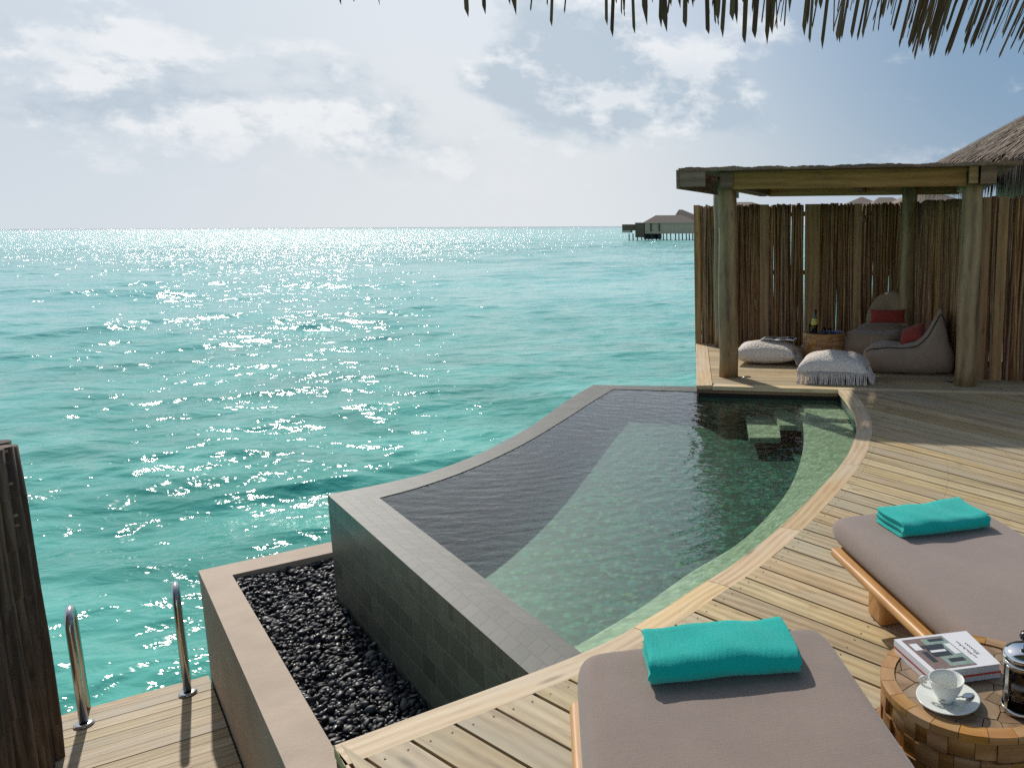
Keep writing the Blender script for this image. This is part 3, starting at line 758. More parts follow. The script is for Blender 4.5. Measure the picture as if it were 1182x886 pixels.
for layer, (zb, nn) in enumerate(((-.862, 4200), (-.838, 4800), (-.814, 3600))):
    for k in range(nn*4):
        p = np.array([random.uniform(-3.6, -.3), random.uniform(1.9, 5.9)])
        if p@np.array([.0, 1.]) < 2.1 or not inside(p, bed): continue
        a = .0085+.014*random.random()**1.6; sc = np.array([a*random.uniform(1.1, 1.75), a, a*random.uniform(.35, .7)])
        rot = np.array(Matrix.Rotation(random.uniform(0, 6.28), 3, 'Z') @ Matrix.Rotation(random.gauss(0, .42), 3, 'X') @ Matrix.Rotation(random.gauss(0, .42), 3, 'Y'))
        vv = icv*(1+rng.normal(0, .05, (len(icv), 1)))*sc
        VV.append((vv@rot.T)+[p[0], p[1], zb+random.uniform(-.008, .012)+.012*math.sin(p[0]*5)*math.sin(p[1]*4)]); TI.append(random.random()); cnt += 1
        
nv = len(icv)
for i, vv in enumerate(VV):
    k = mb.addv(vv)
    for f in icf: mb.face([k+j for j in f], [(0, 0)]*3, TI[i], True)
tag(mb.build('pebbles', M['pebble']), 'glossy black pebbles filling the beige planter beside the pool wall', kind='stuff')

# ------------------------------------------------------------ low deck with ladder rails
LZ = EYE-2.7*KP
low = thing('lower_deck', 'small lower landing of grey planks beside the sea ladder', 'deck'); low['kind'] = 'structure'
e0, e1 = un(70, 825, LZ)[:2], un(244, 778, LZ)[:2]; ed = (e1-e0)/np.linalg.norm(e1-e0); en = np.array([ed[1], -ed[0]])
mb = MB()
for k in range(26):
    a = e0-ed*1.9+en*(k*.113); b = e1+ed*1.2+en*(k*.113)
    poly = [a, a+en*.107, b+en*.107, b]; poly = clip(poly, plo0-pn*.012, -pn)
    if len(poly) >= 3: mb.prism(poly, LZ-.03, LZ+random.uniform(-.0015, .0015), math.atan2(ed[1], ed[0]))
mb.build('planks', M['lowdeck'], low)
mb = MB(); poly = clip([e0-ed*1.9+en*.03, e0-ed*1.9+en*2.9, e1+ed*1.2+en*2.9, e1+ed*1.2+en*.03], plo0-pn*.02, -pn); mb.prism(poly, LZ-.16, LZ-.045, 0); mb.build('gap_shade_sheet', M['under'], low)  # dark sheet paints in the shade between the landing planks
def handrail(x, y, label):
    b = un(x, y, LZ); rt = thing('ladder_handrail', label, 'handrail', 'ladder rails', (b[0], b[1], LZ))
    out = np.array([ed[1]*-1, ed[0]]); r = .11; top = .545*KP; path = [(0, 0, 0.0), (0, 0, top)]
    for k in range(1, 13):
        th = math.pi*k/12; path.append((out[0]*r*(1-math.cos(th)), out[1]*r*(1-math.cos(th)), top+r*math.sin(th)))
    path.append((out[0]*2*r, out[1]*2*r, -1.6))
    m1 = MB(); m1.tube(path,   .0235, 16, uvs=1); m1.build('rail', M['steel'], rt)
    m1 = MB(); m1.lathe([(.0246, .0), (.055, .0), (.055, .009), (.046, .016), (.0246, .016)], (0, 0, .001), 24); m1.build('flange', M['steel'], rt)
    return rt, out, r
h1, outv, hr = handrail(97, 836, 'left steel ladder handrail, the one nearer the log wall')
h2, _, _ = handrail(217, 800, 'right steel ladder handrail, the one nearer the beige planter')
b1, b2 = np.array(h1.location[:2]), np.array(h2.location[:2])
lad = thing('sea_ladder', 'submerged ladder treads hanging between the two steel handrails', 'ladder', loc=(b1[0]+outv[0]*2*hr, b1[1]+outv[1]*2*hr, LZ-.3))
for k in range(5):
    m1 = MB(); m1.tube([(0, 0, -.28*k), (b2[0]-b1[0], b2[1]-b1[1], -.28*k)], .018, 10); m1.build('tread', M['steel'], lad)

# ------------------------------------------------------------ log wall at the left
lw = thing('log_screen', 'dark bark log screen standing at the left beside the lower landing', 'screen')
wb = np.array([-3.495, 3.793])*KP; wdir = np.array([.33, -.944]); wside = np.array([-.80, .35])/np.linalg.norm([-.80, .35])
mb = MB()
def log(mb, x, y, z0, z1, r, tint=None, wob=.012, seg=12, nseg=9):
    ph = random.uniform(0, 6.28); ph2 = random.uniform(0, 6.28); path = []; rad = []
    for k in range(nseg):
        t = k/(nseg-1); path.append((x+wob*math.sin(ph+t*4.1), y+wob*math.cos(ph2+t*3.3), z0+(z1-z0)*t)); rad.append(r*(1+.09*math.sin(ph2+t*9)+random.uniform(-.05, .05)))
    mb.tube(path, rad, seg, tint)
for k in range(34):
    p = wb-np.array([.04, 0])+wdir*(.02+.082*k); log(mb, p[0], p[1], -1.9, .40+random.uniform(-.02, .02), random.uniform(.042, .052))
for k in range(1, 7):
    p = wb-np.array([.04, 0])+wdir*.02+wside*.075*k; log(mb, p[0], p[1], -1.9, .395+random.uniform(-.02, .02), random.uniform(.042, .052))
mb.build('logs', M['log'], lw)
mb = MB()
for k in range(9):
    zz = .375-.06*k+random.uniform(-.01, .01)
    if k % 3 == 2: continue
    mb = MB(); p = wb+wdir*.12; mb.box((p[0]-.055, p[1]+.0, zz), (.12, .05, .014), R(-20), ry=R(-6)); mb.build('slat', M['thatch'], lw)

# ------------------------------------------------------------ gazebo
gz = thing('gazebo', 'timber pool gazebo on round posts with a flat wooden roof', 'gazebo')
posts = [(-.085, 8.52, .102), (2.31, 8.0, .105), (-.20, 10.72, .095), (2.12, 9.98, .095)]
for x, y, r in posts:
    mb = MB(); path = [(x+.006*math.sin(k*1.1), y, k*.1*2.1) for k in range(11)]
    mb.tube(path, [r*(1-.06*k/10)*(1+random.uniform(-.01, .01)) for k in range(11)], 24, uvs=1); mb.build('post', M['post'], gz)
fdv = np.array([2.31+.112, 8.0-8.52]); fdv /= np.linalg.norm(fdv); fnv = np.array([-fdv[1], fdv[0]]); GA = math.atan2(fdv[1], fdv[0])
P0 = np.array([-.112, 8.52])
def gb(name, u0, u1, v0, v1, z0, z1, mat):
    mb = MB(); pts = [P0+fdv*u+fnv*v for u, v in ((u0, v0), (u1, v0), (u1, v1), (u0, v1))]; mb.prism(pts, z0, z1, GA); return mb.build(name, mat, gz)
gb('beam', .12, 2.40, -.18, -.12, 1.965, 2.137, M['beam'])
gb('beam', .12, 2.46, 2.0, 2.06, 1.965, 2.135, M['beam'])
gb('beam', -.03, .05, .1, 2.2, 1.972, 2.13, M['beam'])
gb('beam', 2.42, 2.50, -.3, 2.2, 1.985, 2.14, M['beam'])
gb('rafter', .0, .13, -.2, 2.3, 1.98, 2.137, M['fascia'])
gb('rafter', 1.26, 1.34, -.16, 2.3, 2.0, 2.139, M['fascia'])
gb('rafter', 2.52, 2.66, -.36, 2.1, 1.975, 2.139, M['fascia'])
# roof: rough boards with an uneven edge
mb = MB()
for k in range(30):
    v0 = -.38+k*.1; 
    a, b = -.36+random.uniform(-.02, .02), 2.86+random.uniform(-.02, .02)
    pts = [P0+fdv*u+fnv*v for u, v in ((a, v0), (b, v0), (b, v0+.108), (a, v0+.108))]; mb.prism(pts, 2.142+random.uniform(-.004, .004), 2.158+.006*(k % 2)+random.uniform(0, .004), GA)
mb.build('roof', M['fascia'], gz)
mb = MB()
nu = 90; zr = 2.165; zlow = 2.135
for k in range(nu):
    u0 = -.38+k*3.26/nu; u1 = u0+3.26/nu-.0005; zr += random.uniform(-.006, .006)+(2.165-zr)*.2; zlow += random.uniform(-.004, .004)+(2.137-zlow)*.3
    vv = -.405+random.uniform(-.006, .006); pts = [P0+fdv*u0+fnv*vv, P0+fdv*u1+fnv*vv, P0+fdv*u1+fnv*(-.37), P0+fdv*u0+fnv*(-.37)]
    mb.prism(pts, zlow, zr, GA, tint=.3+.05*(k//9))
mb.build('roof_edge', M['fascia'], gz)
mb = MB()
pts = [P0+fdv*u+fnv*v for u, v in ((-.375, -.395), (-.11, -.395), (-.11, -.365), (-.375, -.365))]; mb.prism(pts, 1.985, 2.134, GA)
pts = [P0+fdv*u+fnv*v for u, v in ((-.405, -.40), (-.377, -.40), (-.377, 2.5), (-.405, 2.5))]; mb.prism(pts, 1.965, 2.15, GA+math.pi/2)
mb.build('side_fascia', M['fascia'], gz)

# ------------------------------------------------------------ stick fences
FZ = 1.87
def fence(name, label, a, b, planks, z1=FZ, seed=1, dens=.033, rr=(.015, .027)):
    random.seed(seed); a = np.array(a, float); b = np.array(b, float); L = np.linalg.norm(b-a); d = (b-a)/L; nn = np.array([-d[1], d[0]])
    rt = thing(name, label, 'fence', 'stick fences round the gazebo')
    mb = MB(); x = .01
    while x < L:
        if not any(p0-.012 < x < p1+.012 for p0, p1 in planks) and random.random() > .02:
            p = a+d*x+nn*random.uniform(-.012, .012); log(mb, p[0], p[1], -.13, z1+random.uniform(-.015, .02), random.uniform(*rr), wob=.011, seg=7, nseg=12)
        x += random.uniform(dens*.85, dens*1.25)
    x = .03
    while x < L:
        if not any(p0-.0 < x < p1+.0 for p0, p1 in planks) and random.random() > .02:
            p = a+d*x+nn*random.uniform(.016, .03); log(mb, p[0], p[1], -.13, z1+random.uniform(-.02, .012), random.uniform(*rr)*.95, wob=.007, seg=7, nseg=10)
        x += random.uniform(dens*.85, dens*1.25)
    mb.build('sticks', M['stick'], rt)
    for p0, p1 in planks:
        mb = MB(); q = [a+d*p0-nn*.03, a+d*p1-nn*.03, a+d*p1-nn*.006, a+d*p0-nn*.006]; mb.prism(q, -.12, z1+.004, 0)
        o = mb.build('plank', M['beam'], rt); 
        for f, uvp in enumerate(o.data.uv_layers[0].data): pass
        uvl = o.data.uv_layers[0].data
        for pl in o.data.polygons:
            for li in pl.loop_indices:
                co_ = o.data.vertices[o.data.loops[li].vertex_index].co; uvl[li].uv = (co_.z, (co_.x-a[0])*d[0]+(co_.y-a[1])*d[1])
    for zz in (.12, .95, 1.72):
        mb = MB(); q = [a+nn*.052, b+nn*.052, b+nn*.075, a+nn*.075]; mb.prism(q, zz, zz+.06); mb.build('batten', M['fascia'], rt)
    random.seed(seed+50); return rt
fa, fb = (-.56, 11.03), (2.11, 10.52)
fence('stick_fence', 'brown stick fence along the back of the gazebo with pale vertical planks', fa, fb, [(.0, .085), (.90, 1.02), (1.50, 1.70), (2.14, 2.24)], seed=3)
fence('stick_fence', 'shaded stick fence running back at the right side of the gazebo behind the pointed beanbag', fb, (2.47, 8.33), [(.35, .42), (1.3, 1.38)], seed=5, dens=.045, rr=(.024, .034))
fence('stick_fence', 'stick fence right of the front gazebo post with two yellow planks', (2.38, 8.36), (4.6, 7.80), [(.14, .22), (.29, .39), (.84, .92), (1.5, 1.6)], seed=6)

# ------------------------------------------------------------ daybeds and towels
def rbox(name, size, bev, mat, parent, loc=(0, 0, 0), seg=5, crown=0, wob=0, res=None, rot=(0, 0, 0)):
    import bmesh
    b = bmesh.new(); nx, ny, nz = res or (2, 2, 2)
    bmesh.ops.create_cube(b, size=1)
    bmesh.ops.scale(b, vec=size, verts=b.verts)
    bmesh.ops.bevel(b, geom=list(b.edges), offset=bev, segments=seg, profile=.5, affect='EDGES')
    me = bpy.data.meshes.new(name); b.to_mesh(me); b.free()
    me.materials.append(mat)
    for p in me.polygons: p.use_smooth = True
    a = me.attributes.new('tint', 'FLOAT', 'FACE'); a.data.foreach_set('value', [random.random()]*len(me.polygons)) if False else a.data.foreach_set('value', [.37]*len(me.polygons))
    uvl = me.uv_layers.new(name='UVMap')
    ax = int(np.argmax(size)); o2 = [i for i in range(3) if i != ax]
    for pl in me.polygons:
        for li in pl.loop_indices:
            c = me.vertices[me.loops[li].vertex_index].co; uvl.data[li].uv = (c[ax], c[o2[0]]+c[o2[1]]*.7)
    o = bpy.data.objects.new(name, me); S.collection.objects.link(o); o.parent = parent; o.location = loc; o.rotation_euler = rot
    return o
def cushion_mesh(name, L, Wd, H, mat, parent, loc, n=60, m_=36, seed=0, corner=.09):
    """soft slab: rounded-rectangle plan, rounded rim, gently crowned and dimpled top"""
    r2 = random.Random(seed); ph = [r2.uniform(0, 6.28) for _ in range(8)]
    mb = MB(); rings = []
    prof = [(0.0, 0.0), (.35, .0)]
    steps = 14
    pr = [(H*.5*(1-math.cos(math.pi*k/steps)), H*.42*math.sin(math.pi*k/steps)) for k in range(steps+1)]   # z, outset
    def outline(inset, N=120):
        hx, hy = Wd/2-inset, L/2-inset; rc = max(.004, corner-inset*.6); pts = []
        for k in range(N):
            t = 2*math.pi*k/N; # superellipse-like via rounded rectangle
            c, s_ = math.cos(t), math.sin(t)
            e = 2/ (2+ 20*min(1, .09/corner))
            pts.append((hx*math.copysign(abs(c)**e, c), hy*math.copysign(abs(s_)**e, s_)))
        return pts
    P = []
    ins0 = H*.42
    for z, o in pr:
        P.append([(x, y, z+(.0)) for x, y in outline(ins0-o)])
    # top: shrink outline to centre with crown
    for k in range(1, 16):
        f = 1-(k/15)**1.0*.999; P.append([(x*f, y*f, H+.008*(1-f)**.5+.0045*math.sin(x*f*9+ph[0])*math.sin(y*f*7+ph[1])+.0015*math.sin(x*f*23+y*f*17+ph[2])) for x, y in outline(ins0)])
    mb.grid(P, closeu=True)
    k = mb.addv([(x, y, 0) for x, y in outline(ins0)]); mb.face([k+i for i in range(120)][::-1], [(0, 0)]*120)
    o = mb.build(name, mat, parent); o.location = loc; return o
def daybed(label, c, ang, W_=.70, L=2.0):
    """c: far-left corner of the cushion; the bed runs from there towards the viewer"""
    ux = np.array([math.cos(ang), math.sin(ang)]); uy = np.array([math.sin(ang), -math.cos(ang)])
    cen = np.array(c)+ux*W_/2+uy*L/2
    rt = thing('daybed', label, 'daybed', 'daybeds on the deck', (cen[0], cen[1], 0), ang)
    cushion_mesh('mattress', L, W_, .108, M['cushion'], rt, (0, 0, .272), seed=int(c[0]*100) % 17)
    rbox('platform', (W_+.045, L-.10, .035), .015, M['teak'], rt, (0, -.03, .254))
    for y in (L/2-.235, -(L/2-.235)): rbox('leg', (W_-.22, .13, .236), .02, M['teak'], rt, (0, y, .119))
    return rt, ux, uy
d1, ux1, uy1 = daybed('front daybed with taupe mattress and turquoise towel, cut off by the bottom edge', (-.475, 2.185), R(13), .76)
d2, ux2, uy2 = daybed('rear daybed with taupe mattress and teak edge, behind the round table', (.385, 3.28), R(16.5), .69)
def towel(label, c, ang, L=.43, D=.20, T=.062, seed=1):
    """folded towel: nested folded layers, round fold towards the viewer, open layer ends at the back"""
    rt = thing('folded_towel', label, 'towel', 'turquoise towels', (c[0], c[1], c[2]), ang)
    r2 = random.Random(seed); mb = MB(); ph = [r2.uniform(0, 6.28) for _ in range(9)]
    nl = 4; th = T/nl
    def lay(r_in, r_out, back, name_t, xo):
        # U-shaped section round the centre line z=T/2, fold at y=-D/2
        prof = []; cz = T/2; yf = -D/2+T/2
        N = 12; outer = [(back, cz-r_out)]+[(yf+.0-r_out*1.25*math.sin(math.pi*k/N), cz-r_out*math.cos(math.pi*k/N)) for k in range(N+1)]+[(back-.004, cz+r_out)]
        def seg(a, b, n): return [(a[0]+(b[0]-a[0])*i/n, a[1]+(b[1]-a[1])*i/n) for i in range(n)]
        outer = seg(outer[0], outer[1], 8)+outer[1:-1][:-1]+seg(outer[-2], outer[-1], 8)+[outer[-1]]
        inner = [(yf-r_in*1.25*math.sin(math.pi*k/N), cz-r_in*math.cos(math.pi*k/N)) for k in range(N+1)]
        inner = seg((back, cz-r_in), inner[0], 8)+inner[:-1]+seg(inner[-1], (back-.004, cz+r_in), 8)+[(back-.004, cz+r_in)]
        rm = (r_in+r_out)/2; e1 = [(back+.006, cz+rm)]; e0 = [(back+.008, cz-rm)]
        prof = outer+e1+inner[::-1]+e0
        P = []; NX = 120
        for i in range(NX+1):
            t = i/NX; x = -L/2+L*t; row = []
            for (y, z) in prof:
                endf = min(1, min(t, 1-t)/.025); sh = (1-endf)**2
                zz = cz+(z-cz)*(1-.10*sh); w = .0035*math.sin(x*21+ph[0]+y*9)+.003*math.sin(x*11-y*23+ph[1])+.0016*math.sin(x*47+y*31+ph[2])
                yy = y+.004*math.sin(x*13+ph[3])*(1 if y < 0 else 1.8)+.0015*math.sin(x*37+z*90+ph[4])
                lift = w*max(0, (z)/T)
                row.append((x+xo+.008*math.sin(y*17+ph[5])*abs(2*t-1)+(.004*math.sin(z*170+ph[6]) if t in (0, 1) else 0), yy+r2.uniform(-.0007, .0007), max(.0015, zz+lift+r2.uniform(-.0007, .0007))))
            P.append(row)
        mb.grid(P, closeu=True, tint=.2)
        for row, rev in ((P[0], False), (P[-1], True)):
            n = len(prof); no = len(outer); ni = len(inner)
            k = mb.addv(row); o_ = [k+j for j in range(no)]; i_ = [k+no+1+(ni-1-j) for j in range(ni)]
            m_ = min(no, ni)
            for j in range(m_-1):
                q = [o_[j], o_[j+1], i_[j+1], i_[j]]; mb.face(q if not rev else q[::-1], [(0, 0)]*4, .2)
            q = [o_[-1], k+no, i_[-1]]; mb.face(q if not rev else q[::-1], [(0, 0)]*3, .2)
    lay(T/2-th+.0008, T/2, D/2, 'o', 0)
    lay(.0012, T/2-th-.0008, D/2-.006, 'i', .003)
    o = mb.build('folded_layers', M['towel'], rt)
    return rt
cz1 = .272+.112
t1c = un(832, 752, .43); 
towel('folded turquoise towel on the front daybed, larger in view', (-.052, 2.105, cz1), R(8.0), L=.41, D=.20, T=.074, seed=4)
towel('folded turquoise towel on the rear daybed, farther from the viewer', (.80, 3.15, cz1), R(15), L=.385, D=.21, T=.064, seed=9)

# ------------------------------------------------------------ round block table with books, cup and coffee press
def block_table(label, c, r, h, seed, nblk=34, rows=5, name='block_table'):
    random.seed(seed); rt = thing(name, label, 'side table', 'round wooden block tables', (c[0], c[1], 0))
    mb = MB()
    rh = (h-.02)/rows
    for i in range(rows):
        a = random.uniform(0, 6.28); tot = 0
        while tot < 2*math.pi-.04:
            w = random.uniform(.035, .085)/r; w = min(w, 2*math.pi-tot)
            if 2*math.pi-tot-w < .1: w = 2*math.pi-tot
            a0, a1 = a+tot+.003, a+tot+w-.003; ro = r+random.uniform(-.008, .0045); bulge = math.sin(math.pi*(i+.5)/rows)*.012; ro += bulge-.006; ns = 3
            angs = [a0+(a1-a0)*k/ns for k in range(ns+1)]
            poly = [(ro*math.cos(t), ro*math.sin(t)) for t in angs]+[((r-.06)*math.cos(t), (r-.06)*math.sin(t)) for t in angs[::-1]]
            k = len(mb.v); mb.prism(poly, i*rh+.001, (i+1)*rh-.001, None)
            tot += w
    # arcs need a flowing grain: re-map side uvs to height/arc
    mb.build('side_blocks', M['block'], rt)
    mb = MB(); n = 22
    for k in range(n):
        a0, a1 = 2*math.pi*k/n+.004, 2*math.pi*(k+1)/n-.004; angs = [a0+(a1-a0)*j/3 for j in range(4)]
        poly = [(r*math.cos(t), r*math.sin(t)) for t in angs]+[((r-.038)*math.cos(t), (r-.038)*math.sin(t)) for t in angs[::-1]]
        mb.prism(poly, h-.0195, h, (a0+a1)/2+math.pi/2, bevel=.0)
    mb.build('rim', M['teak'], rt)
    # top: odd-shaped wood pieces
    mb = MB(); pts = [(random.uniform(-r, r), random.uniform(-r, r)) for _ in range(70)]
    pts = [np.array(p) for p in pts]
    for _ in range(3):                                     # a little relaxation
        new = []
        for i, p in enumerate(pts):
            nb = sorted(pts, key=lambda q: np.hypot(*(q-p)))[1:4]; new.append(p+sum((p-q)*.06 for q in nb))
        pts = new
    rr_ = r-.040
    for i, p in enumerate(pts):
        poly = [np.array([rr_*math.cos(2*math.pi*t/36), rr_*math.sin(2*math.pi*t/36)]) for t in range(36)]
        for j, q in enumerate(pts):
            if i == j: continue
            mid = (p+q)/2; nn = (p-q)/np.linalg.norm(p-q); poly = clip(poly, mid+nn*.0012, nn)
            if len(poly) < 3: break
        if len(poly) >= 3: mb.prism(poly, h-.022, h-.004+random.uniform(-.0008, .0008), random.uniform(0, 3.14))
    mb.build('tabletop', M['blocktop'], rt)
    return rt
TC = (.631, 1.986); TR = .247; TH = .40
block_table('round wooden block table between the two daybeds, holding books, cup and coffee press', TC, TR, TH, 5, rows=8)
TT = TH-.003
def book(name, label, q, z0, th, kind, rt=None):
    """q: back-left, back-right, front-right, front-left"""
    q = [np.array(p, float) for p in q]; c = sum(q)/4; rt = thing(name, label, 'book', 'books on the block table', (c[0], c[1], z0)); q = [p-c for p in q]
    mb = MB(); ct = .0012
    for za, zb in ((0, ct), (th-ct, th)): mb.prism(q, za, zb, 0)
    sp = [q[0], q[3], q[3]+(q[2]-q[3])*.006, q[0]+(q[1]-q[0])*.006]; mb.prism(sp, ct, th-ct, 0)
    mb.build('cover', M['paper'], rt)
    mb = MB(); ins = [q[0]*.985, q[1]*.982, q[2]*.982, q[3]*.985]
    n = 10
    for k in range(n): mb.prism([p*(1-.004*(k % 2)) for p in ins], ct+(th-2*ct)*k/n, ct+(th-2*ct)*(k+.97)/n, 0)
    mb.build('pages', M['paper'], rt)
    return rt, q, th
bq = [un(1031, 736, TT+.044)[:2], un(1117, 726, TT+.044)[:2], un(1158, 765, TT+.044)[:2], un(1076, 776, TT+.044)[:2]]
bc = sum(bq)/4; bq = [bc+(p-bc)*.97 for p in bq]
rt, q, th = book('book', 'thick white book at the bottom of the pair, with a red band along its edge', [p+np.array([.0, .002]) for p in bq], TT+.0005, .021, 0)
mb = MB(); mb.prism([q[3]-np.array([.0, .0008]), q[2]-np.array([-.0005, .0008]), q[2]+np.array([0, .004]), q[3]+np.array([0, .004])], .0145, .0195, 0); 
mb.prism([q[0]-np.array([.0008, 0]), q[3]-np.array([.0008, 0.0]), q[3]+np.array([.003, 0]), q[0]+np.array([.003, 0])], .0145, .0195, 0); mb.build('red_band', M['redpage'], rt)
rt, q, th = book('book', 'white magazine on top of the pair, cover photo of a living room with script title', [p*1.0+np.array([-.002, .001]) for p in bq], TT+.022, .019, 1)
def onq(u, v): return q[0]+(q[1]-q[0])*u+(q[3]-q[0])*v
def patch(name, u0, v0, u1, v1, mat, dz):
    mb = MB(); mb.prism([onq(u0, v0), onq(u1, v0), onq(u1, v1), onq(u0, v1)], th+.0002, th+.0002+dz, 0); return mb.build(name, mat, rt)
patch('cover_photo', .07, .06, .62, .94, M['brownink'], .0003)
patch('cover_photo', .30, .10, .62, .90, M['greenink'], .0005)
mb = MB()
for (u0, v0, u1, v1) in ((.2, .28, .50, .36), (.24, .36, .48, .62), (.38, .12, .58, .2), (.36, .7, .56, .8), (.15, .45, .22, .75)):
    mb.prism([onq(u0, v0), onq(u1, v0), onq(u1, v1), onq(u0, v1)], th+.0008, th+.001, 0)
mb.build('print', M['darkink'], rt)
mb = MB()
for (u0, v0, u1, v1) in ((.26, .44, .46, .5), (.1, .2, .2, .4), (.52, .3, .6, .6)):
    mb.prism([onq(u0, v0), onq(u1, v0), onq(u1, v1), onq(u0, v1)], th+.0011, th+.0013, 0)
mb.build('print', M['paper'], rt)
ca = math.atan2(*(q[3]-q[0])[::-1]); du = (q[3]-q[0])/np.linalg.norm(q[3]-q[0]); dv = (q[0]-q[1])/np.linalg.norm(q[0]-q[1])
r3 = random.Random(2)
for u, n_, amp in ((.80, 7, .0065), (.72, 10, .0045)):
    c0 = onq(u, .5); x = -.5*n_*.009; 
    for k in range(n_):                                    # looping handwritten strokes of the cover's script title
        pts = []; hh = amp*r3.choice((.7, .8, 1.6)); 
        for j in range(11):
            a = 2*math.pi*j/10; p = c0+du*(x+.009*j/10+.0028*math.sin(a))+dv*(hh*math.sin(a*.5)**2); pts.append((p[0], p[1], th+.0009))
        mb = MB(); mb.tube(pts, .0005, 4)
        x += .0095
        if k == 0: allmb = mb
        else:
            off = len(allmb.v); allmb.v += mb.v; allmb.f += [tuple(i+off for i in f) for f in mb.f]; allmb.uv += mb.uv; allmb.ti += mb.ti; allmb.sm += mb.sm; allmb.mi += mb.mi
    allmb.build('script_title', M['darkink'], rt)
# saucer, cup, spoon
sc = un(1094, 806, TT+.012)
rt = thing('saucer', 'round white saucer under the tea cup on the block table', 'saucer', loc=(sc[0], sc[1], TT+.0005))
mb = MB(); mb.lathe([(.0, .0), (.030, .0), (.032, .003), (.05, .007), (.079, .0165), (.0795, .0185), (.077, .0185), (.05, .0105), (.031, .0065), (.027, .005), (.0, .005)], seg=48); mb.build('plate', M['china'], rt)
rt = thing('tea_cup', 'white china tea cup with curled handle on the saucer', 'cup', loc=(sc[0]-.004, sc[1]+.004, TT+.0062))
mb = MB(); mb.lathe([(.0, .0), (.020, .0), (.021, .004), (.024, .010), (.034, .028), (.041, .046), (.044, .058), (.0445, .060), (.0425, .0595), (.039, .046), (.032, .029), (.022, .012), (.0, .009)], seg=48); mb.build('bowl', M['china'], rt)
mb = MB(); ha = R(165)
hp = [(.036, .047), (.05, .056), (.062, .054), (.066, .044), (.058, .033), (.046, .028), (.034, .026)]
hp = spline(hp, 4); mb.tube([(x*math.cos(ha), x*math.sin(ha), z) for x, z in hp], .0032, 8); 
hp = spline([(.05, .052), (.056, .046), (.054, .040), (.048, .042)], 4); mb.tube([(x*math.cos(ha), x*math.sin(ha), z) for x, z in hp], .0026, 8)
mb.build('handle', M['china'], rt)
rt = thing('teaspoon', 'small steel teaspoon lying on the saucer beside the cup', 'spoon', loc=(sc[0]+.052, sc[1]+.004, TT+.017), rz=R(200))
mb = MB(); P = []
for i in range(9):
    t = i/8; w = .011*math.sin(math.pi*min(.98, max(.02, t)))**.6; P.append([(-.018+.034*t, w*math.cos(a), .002+.004*abs(math.sin(a))**1*(-1 if math.sin(a) < 0 else .2)) for a in [2*math.pi*j/12 for j in range(12)]])
mb.grid(P, closeu=True); mb.tube([(.014, 0, .002), (.03, 0, .004), (.06, 0, .004), (.085, 0, .003)], [.0018, .0016, .002, .003], 8); mb.build('bowl_and_stem', M['steel'], rt)
# coffee press
pc = (.715, 1.862)
rt = thing('coffee_press', 'glass coffee press full of coffee with chrome lid and black knob, at the right edge', 'coffee press', loc=(pc[0], pc[1], TT+.0005))
mb = MB(); mb.lathe([(.0, .012), (.043, .012), (.044, .012), (.044, .108), (.0, .108)], seg=40); mb.build('coffee', M['coffee'], rt)
mb = MB(); mb.lathe([(.0, .008), (.0475, .008), (.0475, .145)], seg=40); mb.build('glass_beaker', M['glass'], rt)
mb = MB(); mb.lathe([(.0485, .120), (.0495, .120), (.0495, .136), (.0485, .136), (.0485, .120)], seg=40)
mb.lathe([(.0485, .0), (.051, .0), (.051, .014), (.0485, .014), (.0485, .0)], seg=40)
for a in (20, 110, 200, 290): mb.box((.0495*math.cos(R(a)), .0495*math.sin(R(a)), .068), (.002, .012, .112), R(a))
mb.build('frame', M['steel'], rt)
mb = MB(); mb.lathe([(.0, .168), (.012, .168), (.03, .166), (.047, .158), (.0515, .150), (.0515, .142), (.049, .142), (.0, .143)], seg=48); mb.build('lid', M['chrome'], rt)
mb = MB(); mb.lathe([(.0, .168), (.004, .168), (.004, .182), (.012, .186), (.0155, .195), (.012, .204), (.0, .207)], seg=28); mb.build('knob', M['blackplastic'], rt)
mb = MB(); mb.tube([(.049, 0, .128), (.075, .0, .132), (.088, 0, .12), (.09, 0, .08), (.08, 0, .03), (.05, 0, .02)], .007, 10); o = mb.build('handle', M['blackplastic'], rt); o.rotation_euler = (0, 0, R(-10))

